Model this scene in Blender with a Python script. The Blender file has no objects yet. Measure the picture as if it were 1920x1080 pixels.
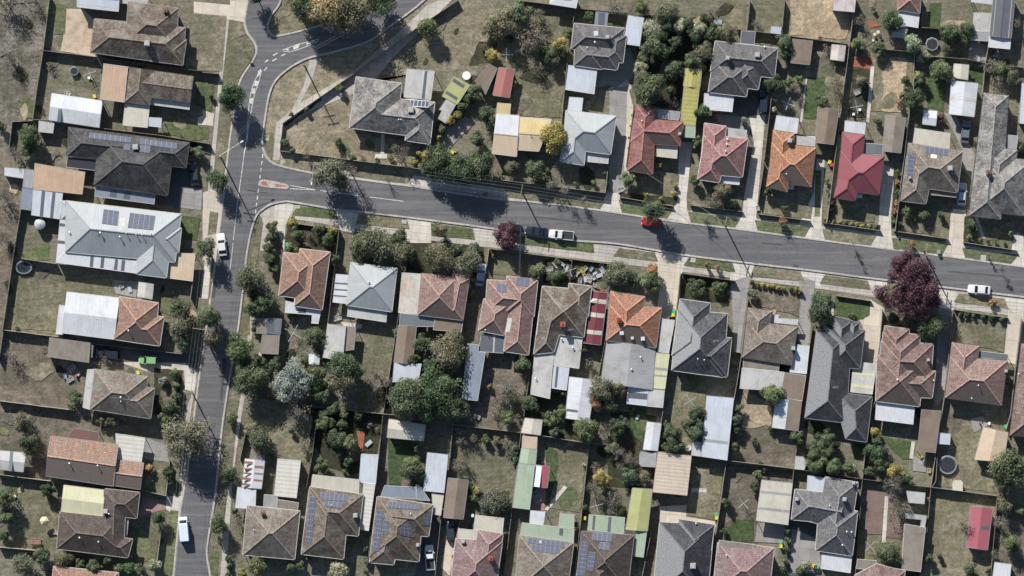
import bpy, math, random, re
import numpy as np
from mathutils import Vector, Matrix

# ------------------------------------------------------------------ camera, light, exposure
SC = bpy.context.scene
S = 9.4                    # photo pixels per metre
HC = 1000.0                # camera height
cd = bpy.data.cameras.new("camera"); cam = bpy.data.objects.new("camera", cd)
SC.collection.objects.link(cam); SC.camera = cam
cam.location = (0, 0, HC); cam.rotation_euler = (0, 0, 0)
cd.sensor_width = 36; cd.lens = 36 * HC / (1920 / S)
cd.clip_start = 10; cd.clip_end = 9000
SUN_EL, SUN_AZ = 33.5, 333.5          # sun in the north-north-west
w = bpy.data.worlds.new("World"); SC.world = w; w.use_nodes = True
nt = w.node_tree; sky = nt.nodes.new('ShaderNodeTexSky'); sky.sky_type = 'NISHITA'
sky.sun_disc = False; sky.sun_elevation = math.radians(SUN_EL); sky.sun_rotation = math.radians(SUN_AZ)
sky.air_density = 1.0; sky.dust_density = 0.6
nt.links.new(sky.outputs[0], nt.nodes['Background'].inputs[0]); nt.nodes['Background'].inputs[1].default_value = 0.075
sl = bpy.data.lights.new("sun", 'SUN'); sun = bpy.data.objects.new("sun", sl); SC.collection.objects.link(sun)
sl.energy = 5.0; sl.angle = math.radians(0.5); sl.color = (1, .975, .94)
az = math.radians(SUN_AZ); el = math.radians(SUN_EL)
sd = Vector((math.sin(az) * math.cos(el), math.cos(az) * math.cos(el), math.sin(el)))
sun.rotation_euler = sd.to_track_quat('Z', 'Y').to_euler(); sun.location = (0, 0, 200)
SC.view_settings.view_transform = 'Standard'; SC.view_settings.look = 'None'
SC.view_settings.exposure = 0.46; SC.view_settings.gamma = 1
SC.render.engine = 'CYCLES'
try:
    SC.cycles.max_bounces = 4; SC.cycles.diffuse_bounces = 2; SC.cycles.use_denoising = True
except Exception: pass

# ------------------------------------------------------------------ helpers
R = random.Random(7)
COL = SC.collection
TX = dict(a=0, b=380, c=760, d=1140, e=1520); TY = {'1': 0, '2': 250, '3': 500, '4': 780}
def P(t, x, y, z=0.0):
    """map reading (tile t, x, y at 3.6x) of something at height z -> metres"""
    if t[0] == 'z': px, py = x, y                      # whole-map reading
    else: px = TX[t[0]] + x / 3.6; py = TY[t[1]] + y / 3.6
    k = 1 - z / HC
    return ((px - 960) / S * k, (540 - py) / S * k)
def PP(t, s, z=0.0):
    s = s.strip()
    if ':' in s[:4]: t, s = s.split(':')
    return [P(t, *map(float, q.split(',')[:2]), z) for q in s.split()]

def col(c): return (c[0], c[1], c[2], 1)
class MB:
    def __init__(s): s.v = []; s.f = []; s.m = []; s.uv = {}
    def face(s, pts, mi=0, uv=None):
        n = len(s.v); s.v += [tuple(p) for p in pts]; s.f.append(tuple(range(n, n + len(pts)))); s.m.append(mi)
        if uv: s.uv[len(s.f) - 1] = uv
    def prism(s, poly, z0, z1, mi=0, top=None, bottom=True):
        """poly ccw 2d; top: function (x,y)->z or None"""
        if area(poly) < 0: poly = poly[::-1]
        zt = [top(*p) if top else z1 for p in poly]
        n = len(poly)
        s.face([(p[0], p[1], z) for p, z in zip(poly, zt)], mi, [(p[0], p[1]) for p in poly])
        zb = [(z0 if not callable(z0) else z0(*p)) for p in poly]
        if bottom: s.face([(p[0], p[1], z) for p, z in list(zip(poly, zb))[::-1]], mi)
        for i in range(n):
            j = (i + 1) % n; a, b = poly[i], poly[j]
            s.face([(a[0], a[1], zb[i]), (b[0], b[1], zb[j]), (b[0], b[1], zt[j]), (a[0], a[1], zt[i])], mi)
    def box(s, c, sz, rz=0, mi=0, taper=1.0):
        cx, cy, cz = c; hx, hy, hz = sz[0] / 2, sz[1] / 2, sz[2] / 2
        cs, sn = math.cos(rz), math.sin(rz)
        def q(x, y, z): return (cx + x * cs - y * sn, cy + x * sn + y * cs, cz + z)
        v = [q(x * hx * (1 if z < 0 else taper), y * hy * (1 if z < 0 else taper), z * hz) for z in (-1, 1) for x, y in ((-1, -1), (1, -1), (1, 1), (-1, 1))]
        n = len(s.v); s.v += v
        for f in ((3, 2, 1, 0), (4, 5, 6, 7), (0, 1, 5, 4), (1, 2, 6, 5), (2, 3, 7, 6), (3, 0, 4, 7)):
            s.f.append(tuple(n + i for i in f)); s.m.append(mi)
    def tube(s, a, b, r0, r1=None, n=7, mi=0, caps=True):
        r1 = r0 if r1 is None else r1
        a = Vector(a); b = Vector(b); d = (b - a)
        if d.length < 1e-6: return
        d.normalize(); u = d.orthogonal().normalized(); w_ = d.cross(u); k = len(s.v)
        for c, r in ((a, r0), (b, r1)):
            for i in range(n):
                t = 2 * math.pi * i / n; s.v.append(tuple(c + u * (r * math.cos(t)) + w_ * (r * math.sin(t))))
        for i in range(n):
            j = (i + 1) % n; s.f.append((k + i, k + j, k + n + j, k + n + i)); s.m.append(mi)
        if caps:
            s.f.append(tuple(k + i for i in range(n))[::-1]); s.m.append(mi)
            s.f.append(tuple(k + n + i for i in range(n))); s.m.append(mi)
    def lathe(s, c, prof, n=20, mi=0):
        k = len(s.v)
        for (r, z) in prof:
            for i in range(n):
                t = 2 * math.pi * i / n; s.v.append((c[0] + r * math.cos(t), c[1] + r * math.sin(t), c[2] + z))
        for q in range(len(prof) - 1):
            for i in range(n):
                j = (i + 1) % n; s.f.append((k + q * n + i, k + q * n + j, k + q * n + n + j, k + q * n + n + i)); s.m.append(mi)
        s.f.append(tuple(k + (len(prof) - 1) * n + i for i in range(n))); s.m.append(mi)
    def bar(s, a, b, wd, ht, mi=0, drop=0.0):
        a = Vector(a); b = Vector(b); d = b - a
        if d.length < 1e-4: return
        h = Vector((-d.y, d.x, 0)); h = h.normalized() * (wd / 2) if h.length > 1e-6 else Vector((wd / 2, 0, 0))
        up = Vector((0, 0, ht)); dn = Vector((0, 0, -drop))
        v = [a - h + dn, a + h + dn, b + h + dn, b - h + dn, a - h * .6 + up, a + h * .6 + up, b + h * .6 + up, b - h * .6 + up]
        n = len(s.v); s.v += [tuple(x) for x in v]
        for f in ((0, 1, 2, 3), (7, 6, 5, 4), (4, 5, 1, 0), (5, 6, 2, 1), (6, 7, 3, 2), (7, 4, 0, 3)):
            s.f.append(tuple(n + i for i in f)); s.m.append(mi)
    def build(s, name, mats, parent=None, smooth=False, off=None):
        if off is not None:
            s.v = [(p[0] - off[0], p[1] - off[1], p[2] - (off[2] if len(off) > 2 else 0)) for p in s.v]
        me = bpy.data.meshes.new(name); me.from_pydata(s.v, [], s.f)
        if not isinstance(mats, (list, tuple)): mats = [mats]
        for m in mats: me.materials.append(m)
        if len(mats) > 1: me.polygons.foreach_set('material_index', s.m)
        if s.uv:
            ul = me.uv_layers.new(name='UVMap')
            for fi, uv in s.uv.items():
                p = me.polygons[fi]
                for li, q in zip(p.loop_indices, uv): ul.data[li].uv = q
        if smooth: me.polygons.foreach_set('use_smooth', [True] * len(me.polygons))
        me.update()
        o = bpy.data.objects.new(name, me); COL.objects.link(o)
        if parent: o.parent = parent
        return o
def area(p): return sum(p[i][0] * p[(i + 1) % len(p)][1] - p[(i + 1) % len(p)][0] * p[i][1] for i in range(len(p))) / 2
def cent(p): return (sum(q[0] for q in p) / len(p), sum(q[1] for q in p) / len(p))
def empty(name, loc):
    o = bpy.data.objects.new(name, None); COL.objects.link(o); o.location = loc; o.empty_display_size = .5; return o
PEND = []      # (object, description, position): labels are finished at the end, when every house is known
def tag(o, label, cat, group=None):
    o['label'] = label; o['category'] = cat
    if group: o['group'] = group
    return o
def later(o, desc, cat, pos, group=None):
    o['category'] = cat
    if group: o['group'] = group
    PEND.append((o, desc, pos)); return o
def struct(o): o['kind'] = 'structure'; return o

# ------------------------------------------------------------------ materials
MC = {}
def nodes(name):
    m = bpy.data.materials.new(name); m.use_nodes = True; t = m.node_tree
    return m, t, t.nodes['Principled BSDF']
def N(t, k, **kw):
    n = t.nodes.new(k)
    for a, b in kw.items():
        if a in n.inputs.keys(): n.inputs[a].default_value = b
        else: setattr(n, a, b)
    return n
def ramp(t, fac, stops):
    r = t.nodes.new('ShaderNodeValToRGB'); e = r.color_ramp.elements
    while len(e) < len(stops): e.new(.5)
    for x, (p, c) in zip(e, stops): x.position = p; x.color = col(c) if len(c) == 3 else c
    t.links.new(fac, r.inputs[0]); return r.outputs[0]
def mix(t, fac, a, b, mode='MIX'):
    m = t.nodes.new('ShaderNodeMix'); m.data_type = 'RGBA'; m.blend_type = mode
    if isinstance(fac, (int, float)): m.inputs[0].default_value = fac
    else: t.links.new(fac, m.inputs[0])
    for i, x in ((6, a), (7, b)):
        if isinstance(x, tuple): m.inputs[i].default_value = col(x)
        else: t.links.new(x, m.inputs[i])
    return m.outputs[2]
def noise(t, co, sc, det=4, rough=.6, dist=0.0):
    n = N(t, 'ShaderNodeTexNoise', Scale=sc, Detail=det, Roughness=rough, Distortion=dist); t.links.new(co, n.inputs[0]); return n.outputs[0]
def bump(t, b, h, st, d):
    n = N(t, 'ShaderNodeBump', Strength=st, Distance=d); t.links.new(h, n.inputs['Height']); t.links.new(n.outputs[0], b.inputs['Normal'])
def wco(t, sc=(1, 1, 1), rot=0):
    g = t.nodes.new('ShaderNodeNewGeometry'); m = t.nodes.new('ShaderNodeMapping'); t.links.new(g.outputs['Position'], m.inputs[0])
    m.inputs['Scale'].default_value = sc; m.inputs['Rotation'].default_value = (0, 0, rot); return m.outputs[0]
def uvco(t, sc=(1, 1, 1)):
    g = t.nodes.new('ShaderNodeTexCoord'); m = t.nodes.new('ShaderNodeMapping'); t.links.new(g.outputs['UV'], m.inputs[0])
    m.inputs['Scale'].default_value = sc; return m.outputs[0]
def mul(c, k): return tuple(min(1, x * k) for x in c)

def ground_mat(name, c1, c2, c3, s1=.12, s2=1.3, bmp=.6, bd=.12, spk=.35):
    """c1/c2 broad patches, c3 worn or greener patches, then tufts, stones and litter"""
    m, t, b = nodes(name); co = wco(t)
    c1, c2, c3 = [tuple(x * 1.08 + q for x, q in zip(c, (.009, .009, .012))) for c in (c1, c2, c3)]
    base = ramp(t, noise(t, co, s1, 5, .62, .6), [(.36, c1), (.62, c2)])
    f2 = noise(t, co, s2 * .45, 8, .72, .5); base = mix(t, ramp(t, f2, [(.42, (0, 0, 0)), (.62, (1, 1, 1))]), base, c3)
    f4 = noise(t, co, 1.9, 8, .78, .3); base = mix(t, .85, base, ramp(t, f4, [(.33, (.58, .58, .58)), (.5, (.97, .96, .95)), (.66, (1.4, 1.36, 1.3))]), 'MULTIPLY')
    oi = t.nodes.new('ShaderNodeObjectInfo'); base = mix(t, 1.0, base, ramp(t, oi.outputs['Random'], [(0, (.84, .86, .86)), (1, (1.16, 1.13, 1.1))]), 'MULTIPLY')
    mw = N(t, 'ShaderNodeTexWave', Scale=.314 / 1.1, Distortion=3.0); mw.bands_direction = 'X'; t.links.new(wco(t, rot=1.5), mw.inputs[0]); base = mix(t, .3, base, ramp(t, mw.outputs[1], [(.1, (.78, .8, .78)), (.8, (1.1, 1.1, 1.08))]), 'MULTIPLY')
    f3 = noise(t, co, 5.5, 6, .8); base = mix(t, .3 + spk, base, ramp(t, f3, [(.36, (.52, .53, .52)), (.5, (.96, .96, .96)), (.64, (1.55, 1.5, 1.46))]), 'MULTIPLY')
    t.links.new(base, b.inputs['Base Color']); b.inputs['Roughness'].default_value = .95; b.inputs['Specular IOR Level'].default_value = .1
    s = t.nodes.new('ShaderNodeMath'); s.operation = 'ADD'; t.links.new(f4, s.inputs[0]); t.links.new(f3, s.inputs[1])
    bump(t, b, s.outputs[0], bmp, bd * 1.8); return m
def hard_mat(name, c, var=.18, joints=None, stain=.5, bmp=.1):
    m, t, b = nodes(name); co = wco(t)
    base = ramp(t, noise(t, co, .5, 6, .65, .4), [(.3, mul(c, 1 - var * 1.6)), (.5, c), (.72, mul(c, 1 + var))])
    base = mix(t, stain * .5, base, ramp(t, noise(t, co, 9, 5, .8), [(.3, mul(c, .5)), (.7, mul(c, 1.35))]))
    if joints:
        br = N(t, 'ShaderNodeTexBrick', Scale=1.0); br.offset = joints[2] if len(joints) > 2 else 0
        br.inputs['Brick Width'].default_value = joints[0]; br.inputs['Row Height'].default_value = joints[1]; br.inputs['Mortar Size'].default_value = .035
        br.inputs['Color1'].default_value = (1, 1, 1, 1); br.inputs['Color2'].default_value = (.82, .82, .82, 1); br.inputs['Mortar'].default_value = (.42, .42, .42, 1)
        t.links.new(wco(t, rot=math.radians(6)), br.inputs[0]); base = mix(t, .8, base, br.outputs[0], 'MULTIPLY')
    t.links.new(base, b.inputs['Base Color']); b.inputs['Roughness'].default_value = .9; b.inputs['Specular IOR Level'].default_value = .2
    bump(t, b, noise(t, co, 12, 4, .7), bmp, .02); return m
TC = {}
def tile_mat(name, c, c2=None, lich=.35, lc=(.32, .30, .25), west=None, south=None):
    """courses of roof tiles laid out along each slope's own eave (UV in metres)"""
    m, t, b = nodes(name); c2 = c2 or mul(c, .62)
    uv = uvco(t); co = wco(t)
    br = N(t, 'ShaderNodeTexBrick', Scale=1.0); br.inputs['Brick Width'].default_value = .33; br.inputs['Row Height'].default_value = .36
    br.inputs['Mortar Size'].default_value = .045; br.inputs['Mortar Smooth'].default_value = .6
    br.inputs['Color1'].default_value = col(mul(c, 1.12)); br.inputs['Color2'].default_value = col(c2); br.inputs['Mortar'].default_value = col(mul(c, .33)); br.inputs['Bias'].default_value = -.25
    t.links.new(uv, br.inputs[0])
    f = noise(t, co, .45, 6, .72, .5); base = mix(t, ramp(t, f, [(.44, (0, 0, 0)), (.62, (min(1, lich * 1.4),) * 3)]), br.outputs[0], lc)
    base = mix(t, .75, base, ramp(t, noise(t, co, 4.5, 6, .8), [(.36, (.3, .3, .3)), (.54, (.8, .8, .8)), (.7, (1.5, 1.5, 1.5))]), 'MULTIPLY')
    st = noise(t, uvco(t, (2.2, .25, 1)), 1.0, 4, .7); base = mix(t, .5, base, ramp(t, st, [(.35, (.45, .45, .45)), (.6, (1.1, 1.1, 1.1))]), 'MULTIPLY')
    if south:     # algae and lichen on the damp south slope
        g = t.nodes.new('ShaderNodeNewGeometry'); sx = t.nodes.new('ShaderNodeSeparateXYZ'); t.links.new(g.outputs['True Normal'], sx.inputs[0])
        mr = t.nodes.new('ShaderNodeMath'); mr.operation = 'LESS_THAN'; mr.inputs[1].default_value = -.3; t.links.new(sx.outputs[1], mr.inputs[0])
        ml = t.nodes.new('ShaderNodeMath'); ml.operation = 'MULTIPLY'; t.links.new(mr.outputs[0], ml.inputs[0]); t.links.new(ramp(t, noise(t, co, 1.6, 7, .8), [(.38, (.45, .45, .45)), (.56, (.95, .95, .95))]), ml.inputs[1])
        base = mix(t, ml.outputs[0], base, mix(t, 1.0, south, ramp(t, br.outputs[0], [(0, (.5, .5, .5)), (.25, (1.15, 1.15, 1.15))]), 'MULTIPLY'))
    if west:      # glare off the tile edges, painted as a pale tone on west slopes
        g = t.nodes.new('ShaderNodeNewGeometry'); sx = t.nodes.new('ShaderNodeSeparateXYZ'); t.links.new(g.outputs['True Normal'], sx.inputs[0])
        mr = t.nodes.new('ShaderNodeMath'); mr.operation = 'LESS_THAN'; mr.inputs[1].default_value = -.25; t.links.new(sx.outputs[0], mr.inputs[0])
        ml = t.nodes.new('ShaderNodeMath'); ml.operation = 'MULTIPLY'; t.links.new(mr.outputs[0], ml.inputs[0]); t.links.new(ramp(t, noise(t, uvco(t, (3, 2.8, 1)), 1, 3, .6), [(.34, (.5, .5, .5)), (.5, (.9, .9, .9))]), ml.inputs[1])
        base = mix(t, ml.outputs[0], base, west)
    t.links.new(base, b.inputs['Base Color']); b.inputs['Roughness'].default_value = .78; b.inputs['Specular IOR Level'].default_value = .25
    wv = N(t, 'ShaderNodeTexWave', Scale=.314 / .36); wv.wave_type = 'BANDS'; wv.bands_direction = 'Y'; wv.wave_profile = 'SAW'
    t.links.new(uv, wv.inputs[0])
    ad = t.nodes.new('ShaderNodeMath'); ad.operation = 'ADD'; t.links.new(wv.outputs[1], ad.inputs[0]); t.links.new(noise(t, co, 5, 4, .7), ad.inputs[1])
    bump(t, b, ad.outputs[0], .5, .05); TC[name] = c; return m
def metal_mat(name, c, rib=.38, dirt=.3, rough=.5, dc=None, met=0.0, ax='X'):
    dirt = min(.95, dirt * 1.5)
    rc = .42 if rib > .65 else .14
    m, t, b = nodes(name); uv = uvco(t); co = wco(t)
    dc = dc or mul((c[0] * .8 + .03, c[1] * .75 + .02, c[2] * .68 + .01), .72)
    base = mix(t, ramp(t, noise(t, co, .35, 6, .7, .6), [(.45, (0, 0, 0)), (.75, (dirt, dirt, dirt))]), c, dc)
    base = mix(t, .3, base, ramp(t, noise(t, uvco(t, (2.6, .3, 1)), 1, 5, .75), [(.3, (.55, .55, .55)), (.62, (1.08, 1.08, 1.08))]), 'MULTIPLY')
    wv = N(t, 'ShaderNodeTexWave', Scale=.314 / rib); wv.bands_direction = ax; wv.wave_profile = 'SIN'; t.links.new(uv, wv.inputs[0])
    base = mix(t, rc, base, ramp(t, wv.outputs[1], [(0, (.55, .55, .55)), (.25, (1, 1, 1))]), 'MULTIPLY')
    sh = N(t, 'ShaderNodeTexBrick', Scale=1.0); sh.offset = .4; sh.inputs['Brick Width'].default_value = .8; sh.inputs['Row Height'].default_value = 3.4; sh.inputs['Mortar Size'].default_value = .015
    sh.inputs['Color1'].default_value = (1, 1, 1, 1); sh.inputs['Color2'].default_value = (.84, .84, .85, 1); sh.inputs['Mortar'].default_value = (.7, .7, .7, 1)
    t.links.new(uv, sh.inputs[0]); base = mix(t, .6, base, sh.outputs[0], 'MULTIPLY')
    t.links.new(base, b.inputs['Base Color']); b.inputs['Roughness'].default_value = rough; b.inputs['Metallic'].default_value = met
    bump(t, b, wv.outputs[1], .3 if rib > .65 else .1, .04); return m
def plain(name, c, rough=.6, met=0.0, var=.1, emit=None):
    if name in MC: return MC[name]
    m, t, b = nodes(name); co = wco(t)
    base = ramp(t, noise(t, co, 2.5, 4, .7), [(.3, mul(c, 1 - var * 2)), (.7, mul(c, 1 + var))])
    t.links.new(base, b.inputs['Base Color']); b.inputs['Roughness'].default_value = rough; b.inputs['Metallic'].default_value = met
    MC[name] = m; return m
def panel_mat():
    m, t, b = nodes('solar_cells'); uv = uvco(t)
    br = N(t, 'ShaderNodeTexBrick', Scale=1.0); br.offset = 0; br.inputs['Brick Width'].default_value = .167; br.inputs['Row Height'].default_value = .167; br.inputs['Mortar Size'].default_value = .012
    br.inputs['Color1'].default_value = (.05, .06, .10, 1); br.inputs['Color2'].default_value = (.07, .08, .12, 1); br.inputs['Mortar'].default_value = (.16, .17, .2, 1)
    t.links.new(uv, br.inputs[0]); t.links.new(br.outputs[0], b.inputs['Base Color']); b.inputs['Roughness'].default_value = .5; b.inputs['Specular IOR Level'].default_value = .25; return m
def leaf_mat(name, a, b_, c_, tr=.12):
    m, t, b = nodes(name)
    at = t.nodes.new('ShaderNodeAttribute'); at.attribute_name = 'rnd'
    base = ramp(t, at.outputs['Fac'], [(.05, a), (.5, b_), (.95, c_)])
    base = mix(t, .4, base, ramp(t, noise(t, wco(t), 1.1, 3, .6), [(.35, (.55, .6, .55)), (.65, (1.35, 1.25, 1.1))]), 'MULTIPLY')
    oi = t.nodes.new('ShaderNodeObjectInfo'); base = mix(t, 1.0, base, ramp(t, oi.outputs['Random'], [(0, (.95, .95, .95)), (1, (1.05, 1.05, 1.05))] if 'purple' in name else [(0, (.76, .92, .76)), (.35, (1.0, 1.0, .9)), (.7, (1.2, 1.12, 1.0)), (1, (.97, 1.08, 1.06))]), 'MULTIPLY')
    t.links.new(base, b.inputs['Base Color']); b.inputs['Roughness'].default_value = .65; b.inputs['Specular IOR Level'].default_value = .25
    return m

G = dict(
    base=ground_mat('yard_ground', (.145, .13, .095), (.215, .195, .155), (.11, .115, .07)),
    reserve=ground_mat('reserve_dry_grass', (.20, .18, .145), (.38, .345, .31), (.14, .135, .095), .16, .9, 1, .3, .55),
    lawn=ground_mat('green_lawn', (.095, .12, .052), (.165, .172, .09), (.078, .10, .042), .25, 1.6),
    vlawn=ground_mat('lush_lawn', (.055, .088, .032), (.095, .125, .052), (.045, .072, .026), .3, 2),
    mix=ground_mat('patchy_lawn', (.145, .135, .085), (.235, .21, .15), (.11, .112, .065), .22, 1.2),
    dry=ground_mat('dry_lawn', (.20, .17, .12), (.31, .265, .20), (.14, .135, .085), .2, 1.3),
    dirt=ground_mat('bare_dirt', (.15, .125, .095), (.245, .205, .165), (.105, .10, .07), .2, 1.0, .8, .16, .5),
    bed=ground_mat('garden_bed', (.05, .048, .03), (.11, .09, .062), (.045, .065, .026), .5, 2.2, 1, .25, .55),
    pale=ground_mat('pale_soil', (.33, .25, .165), (.47, .37, .26), (.25, .205, .14), .3, 1.3, .4, .08, .3),
    conc=hard_mat('pale_concrete', (.58, .535, .465), .15, (1.5, 1.5)),
    drive=hard_mat('cream_driveway', (.56, .49, .40), .14, (3.2, 3.2)),
    path=hard_mat('footpath_concrete', (.45, .415, .365), .16, (1.5, 1.5)),
    grey=hard_mat('grey_concrete', (.30, .285, .265), .18, (2.4, 2.4)),
    asph=hard_mat('driveway_asphalt', (.10, .10, .10), .2),
    road=None,
    pink=hard_mat('pink_pavers', (.36, .235, .205), .2, (.5, .5)),
    brown=hard_mat('brown_pavers', (.225, .165, .14), .2, (.45, .45, .5)),
    red=hard_mat('red_pavers', (.36, .13, .08), .2, (.5, .5)),
    tan=hard_mat('tan_concrete', (.46, .36, .27), .35, None, .9),
)
def road_mat():
    m, t, b = nodes('road_asphalt'); co = wco(t)
    base = ramp(t, noise(t, co, .09, 6, .7, .8), [(.32, (.108, .107, .112)), (.6, (.152, .150, .156))])
    base = mix(t, .45, base, ramp(t, noise(t, co, 11, 4, .8), [(.3, (.045, .045, .045)), (.7, (.16, .155, .15))]))
    k = noise(t, wco(t, (.7, .7, 1)), .6, 9, .8, 1.8); base = mix(t, ramp(t, k, [(.488, (0, 0, 0)), (.5, (.9, .9, .9)), (.512, (0, 0, 0))]), base, (.04, .04, .042))
    st = noise(t, wco(t, (.05, 1.2, 1), math.radians(7)), 1, 5, .6); base = mix(t, ramp(t, st, [(.45, (0, 0, 0)), (.68, (.75, .75, .75))]), base, (.185, .18, .182))
    oil = noise(t, wco(t, (.22, 1, 1), math.radians(7)), .55, 7, .75, .5); base = mix(t, ramp(t, oil, [(.58, (0, 0, 0)), (.68, (.55, .55, .55))]), base, (.06, .06, .062))
    t.links.new(base, b.inputs['Base Color']); b.inputs['Roughness'].default_value = .85; b.inputs['Specular IOR Level'].default_value = .3
    bump(t, b, noise(t, co, 20, 3, .8), .15, .02); return m
G['road'] = road_mat()
T = dict(
    brown=tile_mat('brown_tiles', (.20, .15, .115), lich=.5),
    fawn=tile_mat('fawn_tiles', (.27, .22, .18), lich=.4, lc=(.36, .33, .28)),
    dbrown=tile_mat('dark_brown_tiles', (.135, .105, .09), lich=.2, lc=(.2, .17, .15)),
    char=tile_mat('charcoal_tiles', (.085, .082, .085), lich=.35, lc=(.2, .19, .18)),
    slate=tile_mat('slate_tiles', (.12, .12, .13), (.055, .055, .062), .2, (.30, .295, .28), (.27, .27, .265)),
    mottle=tile_mat('mottled_grey_tiles', (.25, .235, .225), (.12, .11, .105), .8, (.40, .38, .34)),
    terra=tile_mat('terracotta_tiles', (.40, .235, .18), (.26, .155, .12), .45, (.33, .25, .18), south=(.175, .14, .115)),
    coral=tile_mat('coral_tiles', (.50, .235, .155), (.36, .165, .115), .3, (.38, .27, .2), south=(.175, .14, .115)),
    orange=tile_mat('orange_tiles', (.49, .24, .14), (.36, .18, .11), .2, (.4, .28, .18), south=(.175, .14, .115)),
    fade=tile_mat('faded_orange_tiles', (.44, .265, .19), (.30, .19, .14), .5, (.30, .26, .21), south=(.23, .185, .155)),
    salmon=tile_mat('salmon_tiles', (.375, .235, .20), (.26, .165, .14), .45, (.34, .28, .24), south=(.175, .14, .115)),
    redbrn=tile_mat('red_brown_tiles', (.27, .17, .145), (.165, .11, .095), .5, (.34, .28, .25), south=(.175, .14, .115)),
    pink=tile_mat('mauve_tiles', (.33, .215, .205), (.24, .16, .155), .35, (.37, .30, .28)),
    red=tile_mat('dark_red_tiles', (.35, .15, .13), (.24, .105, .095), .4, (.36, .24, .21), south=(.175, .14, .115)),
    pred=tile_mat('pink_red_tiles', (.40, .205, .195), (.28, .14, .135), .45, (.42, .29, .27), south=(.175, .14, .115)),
    crim=metal_mat('crimson_metal', (.255, .075, .085), .33, .15, ax='Y'),
    greyt=tile_mat('grey_tiles', (.215, .21, .215), (.15, .145, .15), .15),
    dgreyt=tile_mat('dark_grey_tiles', (.175, .165, .168), (.115, .11, .112), .15),
    silver=metal_mat('silver_metal', (.375, .395, .395), .4, .25, .55),
    white=metal_mat('white_metal', (.60, .61, .62), .5, .35),
    dirtyw=metal_mat('weathered_white_metal', (.50, .49, .46), .4, .6),
    bluew=metal_mat('blue_white_metal', (.52, .55, .59), .45, .25),
    cream=metal_mat('cream_metal', (.55, .51, .42), .5, .3),
    ycream=metal_mat('yellow_cream_metal', (.58, .56, .36), .55, .3),
    grey=metal_mat('grey_metal', (.34, .34, .335), .35, .5),
    bgrey=metal_mat('blue_grey_metal', (.235, .265, .31), .45, .3),
    dgrey=metal_mat('dark_grey_metal', (.12, .125, .14), .3, .3),
    black=metal_mat('black_metal', (.04, .04, .045), .3, .2),
    tan=metal_mat('tan_metal', (.50, .35, .24), .6, .35),
    ltan=metal_mat('light_tan_metal', (.56, .44, .31), .5, .25),
    corr=metal_mat('cream_corrugated_metal', (.56, .47, .37), .7, .2, ax='Y'),
    corrw=metal_mat('white_corrugated_metal', (.60, .57, .50), .8, .2, ax='Y'),
    green=metal_mat('pale_green_metal', (.36, .43, .31), .4, .25),
    ygreen=metal_mat('yellow_green_metal', (.39, .40, .17), .4, .35),
    ycorr=metal_mat('olive_yellow_metal', (.40, .37, .12), .8, .4, ax='Y'),
    yel=metal_mat('yellow_metal', (.62, .49, .24), .5, .3),
    redm=metal_mat('red_metal', (.35, .135, .115), .35, .25),
    crimm=metal_mat('crimson_shed_metal', (.37, .11, .13), .35, .2),
    maroon=metal_mat('maroon_metal', (.17, .04, .05), .35, .2),
    rust=metal_mat('rusty_white_metal', (.56, .50, .47), .45, .95, dc=(.26, .085, .06)),
    rusty=metal_mat('rust_streaked_cream_metal', (.55, .52, .46), .5, .8, dc=(.42, .24, .12)),
    fib=metal_mat('fibre_cement_sheet', (.25, .215, .175), .5, .9, .8, dc=(.14, .115, .09)),
    bfib=metal_mat('brown_sheet', (.215, .165, .125), .45, .6, .8),
    rustd=metal_mat('rusted_red_sheet', (.36, .19, .155), .45, .5),
    perg=metal_mat('red_brown_slats', (.21, .11, .09), .3, .4, ax='Y'),
    glass=metal_mat('clear_sheet', (.17, .19, .20), .6, .3, .25),
)
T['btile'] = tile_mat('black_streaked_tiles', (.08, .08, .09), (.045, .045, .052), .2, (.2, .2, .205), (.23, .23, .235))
WALLS = [hard_mat('cream_wall', (.45, .40, .31)), hard_mat('brick_wall', (.30, .16, .11), .2, (.4, .1, .5)), hard_mat('white_wall', (.6, .58, .54)), hard_mat('tan_brick_wall', (.34, .26, .19), .2, (.4, .1, .5))]
GUT = dict(w=plain('white_gutter', (.55, .54, .5)), c=plain('cream_gutter', (.42, .38, .3)), d=plain('dark_gutter', (.07, .065, .06)), g=plain('grey_gutter', (.26, .26, .26)), r=plain('red_gutter', (.22, .08, .06)))
CELL = panel_mat(); FRAME = plain('panel_frame', (.42, .43, .45), .5, 0)
BARK = plain('tree_bark', (.16, .125, .095), .9, 0, .3); GREYBARK = plain('grey_bark', (.25, .225, .195), .9, 0, .25)
WOOD = plain('weathered_wood', (.24, .195, .155), .9, 0, .25); TIMB = plain('pole_timber', (.20, .165, .13), .9, 0, .2)
WHITE = plain('white_paint', (.7, .7, .68), .5); DARK = plain('dark_rubber', (.02, .02, .02), .8)
STEEL = plain('galvanised_steel', (.5, .51, .52), .4, .6); BRICKB = plain('brown_chimney_brick', (.22, .13, .09), .8, 0, .25); BRICKR = plain('red_chimney_brick', (.33, .085, .06), .8, 0, .2)
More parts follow.
